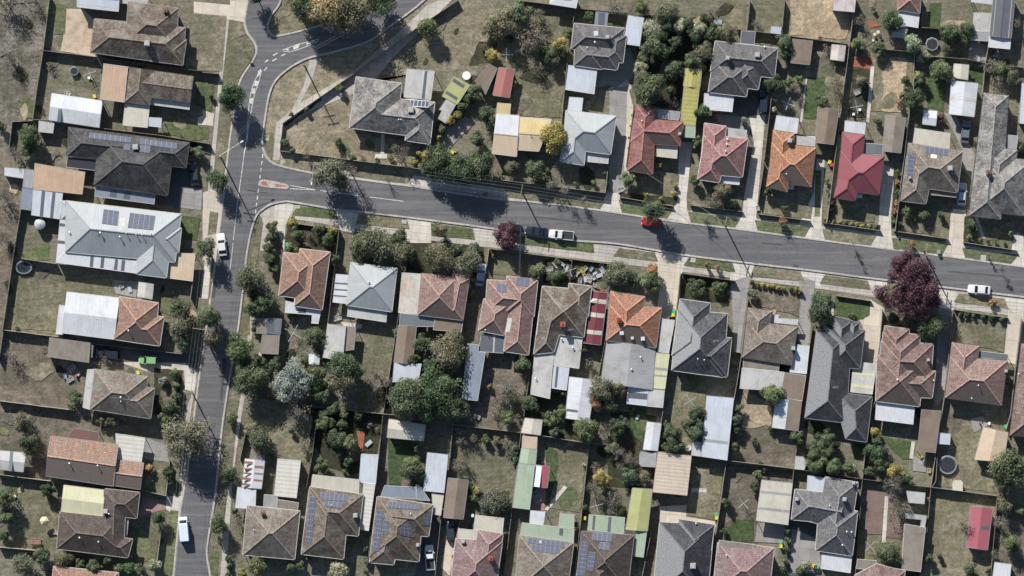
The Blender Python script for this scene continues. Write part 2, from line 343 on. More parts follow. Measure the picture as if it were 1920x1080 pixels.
L = dict(
    g=leaf_mat('dark_green_leaves', (.030, .044, .026), (.068, .090, .052), (.135, .165, .098)),
    o=leaf_mat('olive_leaves', (.058, .056, .038), (.125, .12, .084), (.22, .21, .155)),
    l=leaf_mat('light_green_leaves', (.045, .065, .028), (.10, .128, .06), (.185, .21, .12)),
    b=leaf_mat('blue_grey_leaves', (.10, .125, .12), (.185, .22, .215), (.29, .325, .32)),
    p=leaf_mat('purple_leaves', (.035, .014, .024), (.075, .030, .044), (.155, .075, .088)),
    y=leaf_mat('yellow_leaves', (.11, .10, .035), (.24, .205, .07), (.40, .34, .14)),
    a=leaf_mat('orange_autumn_leaves', (.12, .065, .035), (.25, .145, .08), (.38, .25, .15)),
    w=leaf_mat('sparse_grey_brown_twigs', (.085, .07, .055), (.15, .125, .105), (.24, .21, .18)),
    t=leaf_mat('tan_autumn_leaves', (.14, .10, .05), (.31, .23, .13), (.46, .36, .23)),
    f=leaf_mat('pale_silver_leaves', (.12, .135, .09), (.24, .255, .18), (.42, .43, .35)),
)
LN = dict(g='dark green', o='olive green', l='bright green', b='pale blue-grey', p='purple-leaved', y='yellow-leaved', a='orange autumn', w='bare grey-brown', f='silvery pale', t='tan autumn')

# ------------------------------------------------------------------ ground sheets
GZ = {}; GLAY = dict(base=0.0, verge=.02, hard=.05, lawn=.08, bed=.11, road=.14, mark=.17)
GN = {}
def wob(poly, amp, step=1.2):
    out = []
    for i, a in enumerate(poly):
        b = poly[(i + 1) % len(poly)]; d = math.hypot(b[0] - a[0], b[1] - a[1]); n = max(1, int(d / step))
        for k in range(n):
            t = k / n; j = amp if k else amp * .3
            out.append((a[0] + (b[0] - a[0]) * t + R.uniform(-j, j), a[1] + (b[1] - a[1]) * t + R.uniform(-j, j)))
    return out
def ground(name, kind, lay, *polys, amp=0.0):
    """polys: 'tile:x,y x,y ...' readings; each a sheet of its own height step"""
    for s in polys:
        poly = PP('a1', s)
        if area(poly) < 0: poly = poly[::-1]
        if amp: poly = wob(poly, amp)
        GN[lay] = GN.get(lay, 0) + 1; z = GLAY[lay] + GN[lay] * .0003
        me = MB(); me.face([(x, y, z) for x, y in poly])
        struct(me.build(name, G[kind]))
def line_pts(s, t='a1', z=0): return PP(t, s, z)
def offset(pts, d):
    out = []
    for i, p in enumerate(pts):
        a = pts[max(0, i - 1)]; b = pts[min(len(pts) - 1, i + 1)]
        dx, dy = b[0] - a[0], b[1] - a[1]; l = math.hypot(dx, dy) or 1
        out.append((p[0] - dy / l * d, p[1] + dx / l * d))
    return out
def smooth_line(pts, k=4):
    out = []
    n = len(pts)
    for i in range(n - 1):
        p0, p1, p2, p3 = pts[max(0, i - 1)], pts[i], pts[i + 1], pts[min(n - 1, i + 2)]
        for j in range(k):
            t = j / k
            out.append(tuple(.5 * (2 * p1[c] + (p2[c] - p0[c]) * t + (2 * p0[c] - 5 * p1[c] + 4 * p2[c] - p3[c]) * t * t + (3 * p1[c] - p0[c] - 3 * p2[c] + p3[c]) * t ** 3) for c in (0, 1)))
    out.append(pts[-1]); return out
def strip(pts, wd, z, h=0.0):
    m = MB(); a = offset(pts, wd / 2); b = offset(pts, -wd / 2)
    for i in range(len(pts) - 1):
        q = [b[i], b[i + 1], a[i + 1], a[i]]
        m.face([(x, y, z + h) for x, y in q])
        if h:
            for u, v_ in ((a[i + 1], a[i]), (b[i], b[i + 1])): m.face([(*u, z - .1), (*v_, z - .1), (*v_, z + h), (*u, z + h)])
    return m

# ------------------------------------------------------------------ roofs
def clip(poly, a, b, c):
    out = []; n = len(poly)
    for i in range(n):
        p, q = poly[i], poly[(i + 1) % n]; dp = a * p[0] + b * p[1] + c; dq = a * q[0] + b * q[1] + c
        if dp >= 0: out.append(p)
        if (dp >= 0) != (dq >= 0):
            t = dp / (dp - dq); out.append((p[0] + (q[0] - p[0]) * t, p[1] + (q[1] - p[1]) * t))
    return out
def subtract(poly, cv):
    res = []; rest = poly; n = len(cv)
    for i in range(n):
        a, b = cv[i], cv[(i + 1) % n]; dx, dy = b[0] - a[0], b[1] - a[1]; l = math.hypot(dx, dy)
        if l < 1e-5: continue
        A, B = -dy / l, dx / l; C = -(A * a[0] + B * a[1])
        o = clip(rest, -A, -B, -C)
        if len(o) > 2 and abs(area(o)) > .004: res.append(o)
        rest = clip(rest, A, B, C)
        if len(rest) < 3 or abs(area(rest)) < .004: return res
    return res
class Roof:
    def __init__(s, specs, t, e0=2.75, p0=.42):
        s.bl = []
        s.raw = []
        for sp in specs:
            pr = sp.split('|'); o = dict(p=p0, e=e0, g=[])
            for q in pr[1:]:
                k, v = q.split('=')
                o[k] = [int(x) for x in v.split(',')] if k == 'g' else float(v)
            poly = PP(t, pr[0], o['e'] + .6)
            if area(poly) < 0:
                n = len(poly); poly = poly[::-1]; o['g'] = [(n - 2 - g) % n for g in o['g']]
            s.raw.append((poly, o))
        s.make(s.raw)
        if len(specs) > 1:      # a wing's inner end runs its ridge into the next block instead of ending in a hip
            for bi in range(len(s.raw)):
                poly, o = s.raw[bi]; n = len(poly)
                oth = Roof.__new__(Roof); oth.make([r for k, r in enumerate(s.raw) if k != bi])
                for i in range(n):
                    if i in o['g'] or len(o['g']) >= n - 2: continue
                    for st in range(0, 13):
                        q = list(s.raw[bi][0]); a0, a1 = q[i], q[(i + 1) % n]; p_, n_ = q[i - 1], q[(i + 2) % n]
                        la = math.hypot(a0[0] - p_[0], a0[1] - p_[1]) or 1; lb = math.hypot(a1[0] - n_[0], a1[1] - n_[1]) or 1; d_ = st * .5
                        q[i] = (a0[0] + (a0[0] - p_[0]) / la * d_, a0[1] + (a0[1] - p_[1]) / la * d_); q[(i + 1) % n] = (a1[0] + (a1[0] - n_[0]) / lb * d_, a1[1] + (a1[1] - n_[1]) / lb * d_)
                        me_ = Roof.__new__(Roof); o2 = dict(o); o2['g'] = o['g'] + [i]; me_.make([(q, o2)])
                        ok = True
                        for k in range(9):
                            t_ = .06 + .11 * k; x = q[i][0] * (1 - t_) + q[(i + 1) % n][0] * t_; y = q[i][1] * (1 - t_) + q[(i + 1) % n][1] * t_
                            ot = oth.top(x, y)
                            if ot is None: ok = False; break
                            hs = min(f['pl'][0] * x + f['pl'][1] * y + f['pl'][2] for f in me_.bl[0]['faces'])
                            if hs > ot[0] + .03: ok = False; break
                        if ok: break
                        if ot is None: break
                    if ok:
                        # no new eave may stick out of the other blocks
                        if all(oth.top(q[j][0] * .97 + cent(q)[0] * .03, q[j][1] * .97 + cent(q)[1] * .03) for j in (i, (i + 1) % n)): o['g'] = o2['g']; s.raw[bi] = (q, o)
            s.make(s.raw)
    def make(s, raw):
        s.bl = []
        for poly, o in raw:
            n = len(poly); ln = []
            for i in range(n):
                a, b = poly[i], poly[(i + 1) % n]; dx, dy = b[0] - a[0], b[1] - a[1]; l = math.hypot(dx, dy)
                A, B = -dy / l, dx / l; ln.append((A, B, -(A * a[0] + B * a[1]), (dx / l, dy / l), a))
            faces = []
            for i in range(n):
                if i in o['g']: continue
                f = poly
                for j in range(n):
                    if j == i or j in o['g']: continue
                    f = clip(f, ln[j][0] - ln[i][0], ln[j][1] - ln[i][1], ln[j][2] - ln[i][2])
                    if len(f) < 3: break
                if len(f) > 2 and abs(area(f)) > .01:
                    A, B, C = (o['p'] * x for x in ln[i][:3]); faces.append(dict(poly=f, pl=(A, B, C + o['e']), ln=ln[i], p=o['p']))
            s.bl.append(dict(poly=poly, ln=ln, o=o, faces=faces))
    def top(s, x, y):
        best = None; k = 0
        for bi, b in enumerate(s.bl):
            for fi, f in enumerate(b['faces']):
                pl = f['pl']; ok = all((A * x + B * y + C) >= -1e-6 for A, B, C, *_ in b['ln'])
                if not ok: break
                h = pl[0] * x + pl[1] * y + pl[2]
                d = [f2['pl'][0] * x + f2['pl'][1] * y + f2['pl'][2] for f2 in b['faces']]
                hm = min(d); fm = d.index(hm)
                if best is None or hm > best[0] + 1e-6: best = (hm, (bi, fm), b['faces'][fm]['pl'])
                break
        return best
    def h(s, x, y, default=3.2):
        t = s.top(x, y); return t[0] if t else default
    def build(s, parent, off, mat, gut, cap=True, wall=None, thick=.12, capmat=None, name='roof'):
        m = MB(); ridge = MB(); gt = MB(); valley = 0; eps = .12
        for bi, b in enumerate(s.bl):
            for fi, F in enumerate(b['faces']):
                pieces = [F['poly']]
                for bj, c in enumerate(s.bl):
                    if bj == bi: continue
                    for Gf in c['faces']:
                        r = Gf['poly']
                        # keep of Gf the region inside F, where Gf is higher
                        d = [Gf['pl'][k] - F['pl'][k] for k in range(3)]
                        tie = 1e-3 if bj < bi else -1e-3
                        if abs(d[0]) + abs(d[1]) < 1e-6:
                            if d[2] + tie < 0: continue
                        else: r = clip(r, d[0], d[1], d[2] + tie)
                        if len(r) < 3 or abs(area(r)) < .003: continue
                        np_ = []
                        for p in pieces: np_ += subtract(p, r)
                        pieces = np_
                pl = F['pl']; u = F['ln'][3]; o = F['ln'][4]; sc = math.sqrt(1 + F['p'] ** 2)
                for p in pieces:
                    if area(p) < .01: continue
                    uv = [((q[0] - o[0]) * u[0] + (q[1] - o[1]) * u[1], (-(q[0] - o[0]) * u[1] + (q[1] - o[1]) * u[0]) * sc) for q in p]
                    m.face([(q[0], q[1], pl[0] * q[0] + pl[1] * q[1] + pl[2]) for q in p], 0, uv)
                    n = len(p)
                    for i in range(n):
                        a, c = p[i], p[(i + 1) % n]; l = math.hypot(c[0] - a[0], c[1] - a[1])
                        if l < .08: continue
                        nx, ny = (c[1] - a[1]) / l, -(c[0] - a[0]) / l      # outward
                        k = max(1, int(l / .6)); run = None
                        for q in range(k + 1):
                            cls = None
                            if q < k:
                                tm = (q + .5) / k; mx, my = a[0] + (c[0] - a[0]) * tm, a[1] + (c[1] - a[1]) * tm
                                h0 = pl[0] * mx + pl[1] * my + pl[2]; ot = s.top(mx + nx * eps, my + ny * eps)
                                hin = pl[0] * (mx - nx * eps) + pl[1] * (my - ny * eps) + pl[2]
                                if ot is None or ot[0] < h0 - .35: cls = 'e'
                                elif ot[0] < h0 + .3:
                                    dd = ot[0] + hin - 2 * h0
                                    if dd < -.02 and ot[1] > (bi, fi): cls = 'r'
                            if run and run[0] != cls:
                                t0, t1 = run[1] / k, q / k
                                A_, B_ = [(a[0] + (c[0] - a[0]) * t_, a[1] + (c[1] - a[1]) * t_) for t_ in (t0, t1)]
                                A3, B3 = [(v[0], v[1], pl[0] * v[0] + pl[1] * v[1] + pl[2]) for v in (A_, B_)]
                                if run[0] == 'r': ridge.bar(A3, B3, .26, .07, drop=.03)
                                else: gt.bar((A3[0] + nx * .05, A3[1] + ny * .05, A3[2] - .13), (B3[0] + nx * .05, B3[1] + ny * .05, B3[2] - .13), .13, .14)
                                run = None
                            if cls and not run: run = (cls, q)
        # solid thickness under the sheet
        ro = m.build(name, mat, parent, off=off)
        if cap and ridge.v: ridge.build('ridge_cap', capmat or mat, ro, off=off).parent = ro
        if gt.v: gt.build('gutter', gut, ro, off=off)
        if wall:
            wm = MB()
            for bi, b in enumerate(s.bl):
                ln = b['ln']; poly = b['poly']; n = len(poly); ins = poly
                for i in range(n):
                    A, B, C = ln[i][:3]; ins = clip(ins, A, B, C - ((.06 if i in b['o']['g'] else .48) + .011 * bi))
                if len(ins) < 3: continue
                wm.prism(ins, 0, b['o']['e'] + .06 - .003 * bi)
                for gi in b['o']['g']:
                    A, B, C, u, a = ln[gi]; c = poly[(gi + 1) % n]; pts = []
                    for q in range(13):
                        t_ = .02 + .96 * q / 12; x = a[0] + (c[0] - a[0]) * t_ + A * (.07 + .011 * bi); y = a[1] + (c[1] - a[1]) * t_ + B * (.07 + .011 * bi)
                        hh = min(f['pl'][0] * x + f['pl'][1] * y + f['pl'][2] for f in b['faces']); pts.append((x, y, hh - .03))
                    wm.face([(pts[0][0], pts[0][1], b['o']['e'] - .2), (pts[-1][0], pts[-1][1], b['o']['e'] - .2)] + pts[::-1])
            wm.build('wall', wall, parent, off=off)
        return ro

def flat_part(name, mat, poly, e, parent, off, drop=.18, wall=None, thick=.09, posts=True, axis=0, edge=None):
    """lean-to or flat sheet roof with fascia; posts or walls under it"""
    if area(poly) < 0: poly = poly[::-1]
    # slope towards the edge after `axis`
    n = len(poly); a, b = poly[axis % n], poly[(axis + 1) % n]; l = math.hypot(b[0] - a[0], b[1] - a[1]) or 1
    A, B = -(b[1] - a[1]) / l, (b[0] - a[0]) / l; D = max(abs(A * (p[0] - a[0]) + B * (p[1] - a[1])) for p in poly) or 1
    tp = lambda x, y: e + drop * (A * (x - a[0]) + B * (y - a[1])) / D
    u = ((b[0] - a[0]) / l, (b[1] - a[1]) / l)
    m = MB(); m.prism(poly, lambda x, y: tp(x, y) - thick, e, 0, tp)
    m.uv[0] = [((p[0] - a[0]) * u[0] + (p[1] - a[1]) * u[1], -(p[0] - a[0]) * u[1] + (p[1] - a[1]) * u[0]) for p in poly]
    o = m.build(name, mat, parent, off=off)
    tr = MB()
    for i in range(n):
        p, q = poly[i], poly[(i + 1) % n]
        tr.bar((p[0], p[1], tp(*p) - .06), (q[0], q[1], tp(*q) - .06), .1, .08, drop=.1)
    tr.build('fascia', edge or GUT['w'], o, off=off)
    w_ = MB(); c = cent(poly)
    ins = [(c[0] + (p[0] - c[0]) * .96, c[1] + (p[1] - c[1]) * .96) for p in poly]
    if wall == 1: wall = WALLS[2]
    if wall:
        w_.prism(ins, 0, e - thick, 0, lambda x, y: tp(x, y) - thick - .01); w_.build('wall', wall, parent, off=off)
    elif posts:
        for p in ins: w_.box((p[0], p[1], (tp(*p) - thick) / 2), (.1, .1, tp(*p) - thick))
        w_.build('posts', GUT['w'], parent, off=off)
    return o, tp

HOUSES = []; ALLR = []
def on(fn, poly, dz): return [(x, y, fn(x, y) + dz) for x, y in poly]
def bil(q, u, v):
    return tuple((q[0][k] * (1 - u) + q[1][k] * u) * (1 - v) + (q[3][k] * (1 - u) + q[2][k] * u) * v for k in range(2))
def solar(parent, off, fn, quad, nx, ny, heat=False):
    FR = WHITE if heat else FRAME; kf = .84 if heat else .955
    for i in range(nx):
        for j in range(ny):
            g = .018; q = [bil(quad, u, v) for u, v in ((i / nx + g / nx, j / ny + g / ny), ((i + 1 - g) / nx, j / ny + g / ny), ((i + 1 - g) / nx, (j + 1 - g) / ny), (i / nx + g / nx, (j + 1 - g) / ny))]
            if area(q) < 0: q = q[::-1]
            c = cent(q); m = MB(); z0 = [fn(*p) + .06 for p in q]
            base = [(x, y, z) for (x, y), z in zip(q, z0)]; topv = [(x, y, z + .06) for x, y, z in base]
            inn = [(c[0] + (x - c[0]) * kf, c[1] + (y - c[1]) * kf, z) for x, y, z in topv]
            for k in range(4):
                l_ = (k + 1) % 4; m.face([base[k], base[l_], topv[l_], topv[k]]); m.face([topv[k], topv[l_], inn[l_], inn[k]])
            w1 = math.hypot(q[1][0] - q[0][0], q[1][1] - q[0][1]); w2 = math.hypot(q[2][0] - q[1][0], q[2][1] - q[1][1])
            m.face(inn, 1, [(0, 0), (w1, 0), (w1, w2), (0, w2)])
            m.build('solar_panel', [FR, CELL], parent, off=off)
def strip_on(parent, off, fn, poly, mat, name='skylight_sheet', lift=.02):
    m = MB(); q = poly if area(poly) > 0 else poly[::-1]
    m.prism(q, lambda x, y: fn(x, y) - .02, 0, 0, lambda x, y: fn(x, y) + lift); m.build(name, mat, parent, off=off)
def roof_item(parent, off, fn, kind, x, y, s=1.0, mat=None):
    z = fn(x, y); m = MB()
    if kind == 'chimney':
        m.box((x, y, z + .35), (.75 * s, .75 * s, 1.6)); m.box((x, y, z + 1.18), (.87 * s, .87 * s, .1)); o = m.build('chimney', mat or BRICKB, parent, off=off)
        n = MB(); n.lathe((x, y, z + 1.2), [(.17, 0), (.15, .25), (.1, .25), (.1, .1)], 10); n.build('chimney_pot', plain('clay_pot', (.2, .1, .07)), o, off=off)
    elif kind == 'cooler':
        m.box((x, y, z + .45), (1.15 * s, 1.15 * s, .95), R.uniform(-.1, .1), taper=.92); m.box((x, y, z + .95), (.8 * s, .8 * s, .08)); m.box((x, y - .1, z - .1), (.6, .6, .7))
        m.build('roof_cooler', mat or plain('cooler_shell', (.38, .38, .37)), parent, off=off)
    elif kind == 'vent':
        m.tube((x, y, z - .2), (x, y, z + .45), .06 * s); m.lathe((x, y, z + .42), [(.13 * s, 0), (.15 * s, .06), (.04, .13)], 10); m.build('vent_pipe', STEEL, parent, off=off)
    elif kind == 'whirl':
        m.lathe((x, y, z - .1), [(.16, 0), (.16, .3), (.28, .42), (.25, .6), (.1, .7)], 14); m.build('roof_vent', STEEL, parent, off=off)
    elif kind == 'sky':
        m.box((x, y, z + .12), (.85 * s, .85 * s, .28), .1, taper=.85); m.build('skylight', plain('skylight_dome', (.55, .58, .6), .2), parent, off=off)
    elif kind == 'ant':
        m.tube((x, y, z - .2), (x, y, z + 2.2), .025); m.tube((x - .6, y - .1, z + 2.1), (x + .6, y + .1, z + 2.1), .02)
        for k in range(5): m.tube((x - .5 + k * .25, y - .35, z + 2.1), (x - .5 + k * .25, y + .35, z + 2.1), .012)
        m.build('antenna', STEEL, parent, off=off)
CAPS = {}
def cap_of(mt, cap):
    mt = cap or mt; c = TC.get(mt.name)
    if not c: return mt
    return plain('ridge_' + mt.name, tuple(x * 1.18 + .01 for x in c), .8, 0, .3)
def house(ref, t, mat, gut, blocks, extra=(), panels=(), items=(), e=3.1, p=.5, wall=None, cap=None, name='house', cat='house', group='houses'):
    r = Roof(blocks, t, e, p); allp = [q for b in r.bl for q in b['poly']]; c = cent(allp)
    root = empty(name, (c[0], c[1], 0)); off = (c[0], c[1], 0)
    root['label'] = ref; root['category'] = cat
    if group: root['group'] = group
    HOUSES.append((ref, c, allp)); mt = T[mat] if isinstance(mat, str) else mat
    ro = r.build(root, off, mt, GUT[gut], wall=wall or R.choice(WALLS), capmat=cap_of(mt, cap))
    fns = [(b['poly'], r) for b in r.bl]; exf = []
    for ex in extra:
        nm, em, ee, s = ex[:4]; kw = ex[4] if len(ex) > 4 else {}
        st = kw.pop('strips', None) if kw else None; sm = kw.pop('smat', 'dgrey') if kw else 'dgrey'
        if '|' in s:
            k = s.count('|'); er = Roof([s], t, ee, .16); eo = er.build(root, off, T[em], GUT[gut], cap=False, wall=WALLS[2] if kw.get('wall') else None, name=nm); fn = er.h
            if not kw.get('wall'):
                pm = MB(); cc = cent(er.bl[0]['poly'])
                for q in er.bl[0]['poly']:
                    x, y = cc[0] + (q[0] - cc[0]) * .93, cc[1] + (q[1] - cc[1]) * .93; pm.box((x, y, ee / 2), (.1, .1, ee))
                pm.build('posts', GUT['w'], root, off=off)
        else:
            poly = PP(t, s, ee); eo, fn = flat_part(nm, T[em], poly, ee, root, off, **kw)
            exf.append((poly, fn))
        for q in st or (): strip_on(eo, off, fn, PP(t, q, ee), T[sm])
    def H(x, y):
        tt = r.top(x, y)
        if tt: return tt[0]
        for poly, fn in exf:
            if inside(poly, x, y): return fn(x, y)
        b = min(((x - f[1][0]) ** 2 + (y - f[1][1]) ** 2, k) for k, f in enumerate(HOUSES[-1:]))
        return e
    for pn in panels:
        q = PP(t, pn[0], e + 1)
        cc = cent(q); tt = r.top(*cc); pl = tt[2] if tt else (0, 0, e)
        solar(ro, off, (lambda x, y, pl=pl: pl[0] * x + pl[1] * y + pl[2]) if tt else H, q, pn[1], pn[2], len(pn) > 3)
    for it in items:
        x, y = P(t, it[1], it[2], e + 1.2); k = it[3] if len(it) > 3 else 1.0
        if isinstance(k, str):
            q = PP(t, k, e + 1); tt = r.top(*cent(q)); pl = tt[2] if tt else (0, 0, e)
            strip_on(ro, off, lambda x, y, pl=pl: pl[0] * x + pl[1] * y + pl[2], q, T[it[4]])
        else: roof_item(ro, off, H, it[0], x, y, k, it[4] if len(it) > 4 else None)
    return root
def inside(poly, x, y):
    c = False; n = len(poly); j = n - 1
    for i in range(n):
        if (poly[i][1] > y) != (poly[j][1] > y) and x < (poly[j][0] - poly[i][0]) * (y - poly[i][1]) / (poly[j][1] - poly[i][1]) + poly[i][0]: c = not c
        j = i
    return c
SHEDC = 0
def shed(name, desc, cat, t, mat, s, e=2.3, p=.2, wall=True, strips=(), smat='glass', gut='g', drop=.2, axis=0, group='sheds and carports in the yards', cap=False):
    """stand-alone outbuilding: gabled when the reading carries |g=, else a lean-to"""
    wm = R.choice([T['grey'], T['cream'], T['dirtyw'], WALLS[2]]) if wall else None
    if '|' in s:
        r = Roof([s], t, e, p); c = cent(r.bl[0]['poly']); root = empty(name, (c[0], c[1], 0)); off = (c[0], c[1], 0)
        ro = r.build(root, off, T[mat], GUT[gut], cap=cap, wall=wm); fn = r.h; allp = r.bl[0]['poly']
        if not wall:
            pm = MB()
            for q in allp:
                x, y = c[0] + (q[0] - c[0]) * .93, c[1] + (q[1] - c[1]) * .93; pm.box((x, y, e / 2), (.1, .1, e))
            pm.build('posts', GUT['w'], root, off=off)
    else:
        poly = PP(t, s, e); c = cent(poly); root = empty(name, (c[0], c[1], 0)); off = (c[0], c[1], 0)
        ro, fn = flat_part('roof', T[mat], poly, e, root, off, drop=drop, wall=wm, axis=axis, edge=GUT[gut])
    for q in strips: strip_on(ro, off, fn, PP(t, q, e), T[smat])
    later(root, desc, cat, c, group); return root

# ------------------------------------------------------------------ trees
NPR = np.random.RandomState(11)
def leaf_mesh(name, r, h, cz, dens=1.0, vr=1.0, loose=.0):
    """leaves on clumps that fill an uneven ellipsoid of radius r, vertical half-size vr, centred at height cz"""
    ncl = int(10 + r * 9); s = float(np.clip(.15 + .04 * r, .17, .38))
    C = []; lob = NPR.uniform(.66, 1.16, 9)
    for i in range(ncl):
        t = NPR.uniform(0, 2 * math.pi); u = NPR.uniform(-.75, .95); q = math.sqrt(1 - u * u)
        f = NPR.uniform(.45, .82) if i % 3 else NPR.uniform(.1, .5)
        rr = r * lob[int(t / 2 / math.pi * 9) % 9] * f
        C.append((rr * q ** .7 * math.cos(t), rr * q ** .7 * math.sin(t), u * vr * .78, r * NPR.uniform(.26, .42 + loose * .1)))
    C.append((0, 0, vr * .3, r * .55)); C = np.array(C)
    n = int(dens * 15.0 * math.pi * r * r / (s * s)); n = max(160, min(n, 16000))
    w_ = C[:, 3] ** 2; ci = NPR.choice(len(C), n, p=w_ / w_.sum())
    d = NPR.normal(size=(n, 3)); d /= np.linalg.norm(d, axis=1)[:, None]; d[:, 2] = np.abs(d[:, 2]) * np.where(NPR.rand(n) < .72, 1, -1)
    rad = C[ci, 3] * NPR.uniform(.6, 1.04 + loose, n)
    pos = C[ci, :3] + d * rad[:, None]; pos[:, 2] = np.maximum(pos[:, 2] + cz, .06)
    nrm = d * 1.3 + NPR.normal(size=(n, 3)) * .42 + np.array([0, 0, .35]); nrm /= np.linalg.norm(nrm, axis=1)[:, None]
    a = np.cross(nrm, NPR.normal(size=(n, 3))); a /= np.linalg.norm(a, axis=1)[:, None]; b = np.cross(nrm, a)
    sz = (s * NPR.uniform(.55, 1.2, n) / 2)[:, None]
    v = np.stack([pos - a * sz * 1.3, pos - b * sz * .8, pos + a * sz * 1.3, pos + b * sz * .8], 1).reshape(-1, 3)
    rnd = np.clip(.5 + (NPR.rand(len(C))[ci] - .5) * .8 + NPR.normal(size=n) * .2, 0, 1)
    return v, n, rnd, C
def quads_mesh(name, v, n, rnd, mat):
    me = bpy.data.meshes.new(name); me.vertices.add(4 * n); me.vertices.foreach_set('co', v.ravel())
    me.loops.add(4 * n); me.loops.foreach_set('vertex_index', np.arange(4 * n)); me.polygons.add(n)
    me.polygons.foreach_set('loop_start', np.arange(n) * 4); me.polygons.foreach_set('loop_total', np.full(n, 4))
    at = me.attributes.new('rnd', 'FLOAT', 'FACE'); at.data.foreach_set('value', rnd.astype(np.float32))
    me.materials.append(mat); me.update(calc_edges=True); return me
def branchy(m, p, d, l, r, dep):
    q = p + d * l; m.tube(p, q, r, r * .62, 5 if dep > 1 else 4, caps=False)
    if dep == 0: return
    for k in range(R.choice((2, 3, 3))):
        e = (d + Vector((R.uniform(-1, 1), R.uniform(-1, 1), R.uniform(-.25, .6))) * .85).normalized(); branchy(m, p + d * l * R.uniform(.6, 1), e, l * R.uniform(.55, .8), r * .58, dep - 1)
NT = 0
def tree(t, x, y, rz, kind='g', h=None, desc=None, cat=None, group='trees and shrubs in the yards', spots=()):
    global NT
    r = rz / 3.6 / S * 1.07; bare = kind == 'w'
    H = h or (0.5 + 1.75 * r if r < 1.6 else 1.4 + 1.5 * r); base = .12 * H if r < 1.25 else .2 * H; vr = (H - base) / 2; cz = (H + base) / 2
    px, py = P(t, x, y, cz); small = r < 1.25
    nm = 'shrub' if small else 'tree'
    root = empty(nm, (px, py, 0)); NT += 1
    mt = MB(); 
    v, n, rnd, C = leaf_mesh('crown', r, H, cz, dens=(.10 if bare else .85 if kind == 'o' else 1.0), vr=vr, loose=.2 if kind in 'wof' else .04)
    if spots:
        V = []; RN = []; CC = []
        for (sx, sy, sr, sh_) in spots:
            q = P(t, sx, sy, sh_); rr = sr / 3.6 / S; vv, nn, rd, cc = leaf_mesh('crown', rr, H, sh_, vr=rr * .8, loose=.1, dens=.6)
            dx, dy = q[0] - px, q[1] - py; V.append(vv + np.array([dx, dy, 0])); RN.append(rd); cc = cc.copy(); cc[:, 0] += dx; cc[:, 1] += dy; cc[:, 2] += sh_ - cz; CC.append(cc[:3])
        v = np.concatenate(V); rnd = np.concatenate(RN); n = len(rnd); C = np.concatenate(CC)
    tr = max(.03, .055 * r); top = cz - r * .15
    mt.tube((0, 0, -.05), (R.uniform(-.1, .1) * r, R.uniform(-.1, .1) * r, top), tr * 1.3, tr * .7, 8)
    idx = list(range(len(C))); R.shuffle(idx)
    for k in idx[:(14 if bare else 27 if spots else 7)]:
        c = C[k]; st = Vector((0, 0, top * R.uniform(.45, .98))); en = Vector((c[0], c[1], max(.2, c[2] + cz))); md = st.lerp(en, .5) + Vector((0, 0, -.1 * r))
        mt.tube(st, md, tr * .5, tr * .3, 5, caps=False); mt.tube(md, en, tr * .3, tr * .12, 5, caps=False)
        if bare:
            for _ in range(5):
                d = Vector((c[0], c[1], c[2] + .3 * r)).normalized(); d = (d + Vector((R.uniform(-1, 1), R.uniform(-1, 1), R.uniform(-.3, .8))) * .8).normalized()
                branchy(mt, en, d, r * .3, tr * .16, 2)
    tk = mt.build('stem' if small else 'trunk', GREYBARK if kind in 'wo' else BARK, root)
    me = quads_mesh('crown', v, n, rnd, L[kind]); o = bpy.data.objects.new('foliage' if small else 'crown', me); COL.objects.link(o); o.parent = root
    size = 'low' if r < .8 else 'small' if r < 1.5 else 'medium' if r < 2.6 else 'large' if r < 4 else 'huge'
    later(root, desc or f"{size} {LN[kind]} {nm}", cat or nm, (px, py), group); return root
def trees(t, s):
    for q in s.split():
        a = q.split(','); tree(t, float(a[0]), float(a[1]), float(a[2]), a[3] if len(a) > 3 else 'g', float(a[4]) if len(a) > 4 else None)

# ------------------------------------------------------------------ fences
FENM = [plain('paling_fence', (.20, .17, .14), .9, 0, .3), plain('grey_paling_fence', (.27, .25, .22), .9, 0, .25), plain('pale_fence', (.42, .38, .31), .8, 0, .2), plain('green_sheet_fence', (.2, .24, .19), .7, 0, .2)]
def fence(s, k=0, h=1.75, desc=None, th=.07):
    pts = PP('a1', s, h); m = MB(); c = cent(pts)
    for i in range(len(pts) - 1):
        a, b = pts[i], pts[i + 1]; l = math.hypot(b[0] - a[0], b[1] - a[1])
        if l < .1: continue
        n = max(1, int(l / 2.4)); ang = math.atan2(b[1] - a[1], b[0] - a[0]); prev = None
        for q in range(n):
            u0, u1 = q / n, (q + 1) / n; hh = h + R.uniform(-.06, .06); j = R.uniform(-.02, .02)
            x0, y0 = a[0] + (b[0] - a[0]) * u0, a[1] + (b[1] - a[1]) * u0; x1, y1 = a[0] + (b[0] - a[0]) * u1, a[1] + (b[1] - a[1]) * u1
            m.box(((x0 + x1) / 2 - math.sin(ang) * j, (y0 + y1) / 2 + math.cos(ang) * j, hh / 2), (l / n - .01, th, hh), ang)
    root = m.build('fence', FENM[k], off=(c[0], c[1], 0)); root.location = (c[0], c[1], 0)
    pm = MB()
    for i in range(len(pts) - 1):
        a, b = pts[i], pts[i + 1]; l = math.hypot(b[0] - a[0], b[1] - a[1]); n = max(1, int(l / 2.4)); ang = math.atan2(b[1] - a[1], b[0] - a[0])
        for q in range(n): pm.box((a[0] + (b[0] - a[0]) * q / n, a[1] + (b[1] - a[1]) * q / n, (h - .05) / 2), (.11, .13, h + .08), ang)
    pm.build('posts', WOOD, root, off=(c[0], c[1], 0))
    kn = ['brown paling fence', 'grey paling fence', 'low pale front fence', 'green metal fence'][k]
    later(root, desc or kn, 'fence', c, 'fences between the yards'); return root

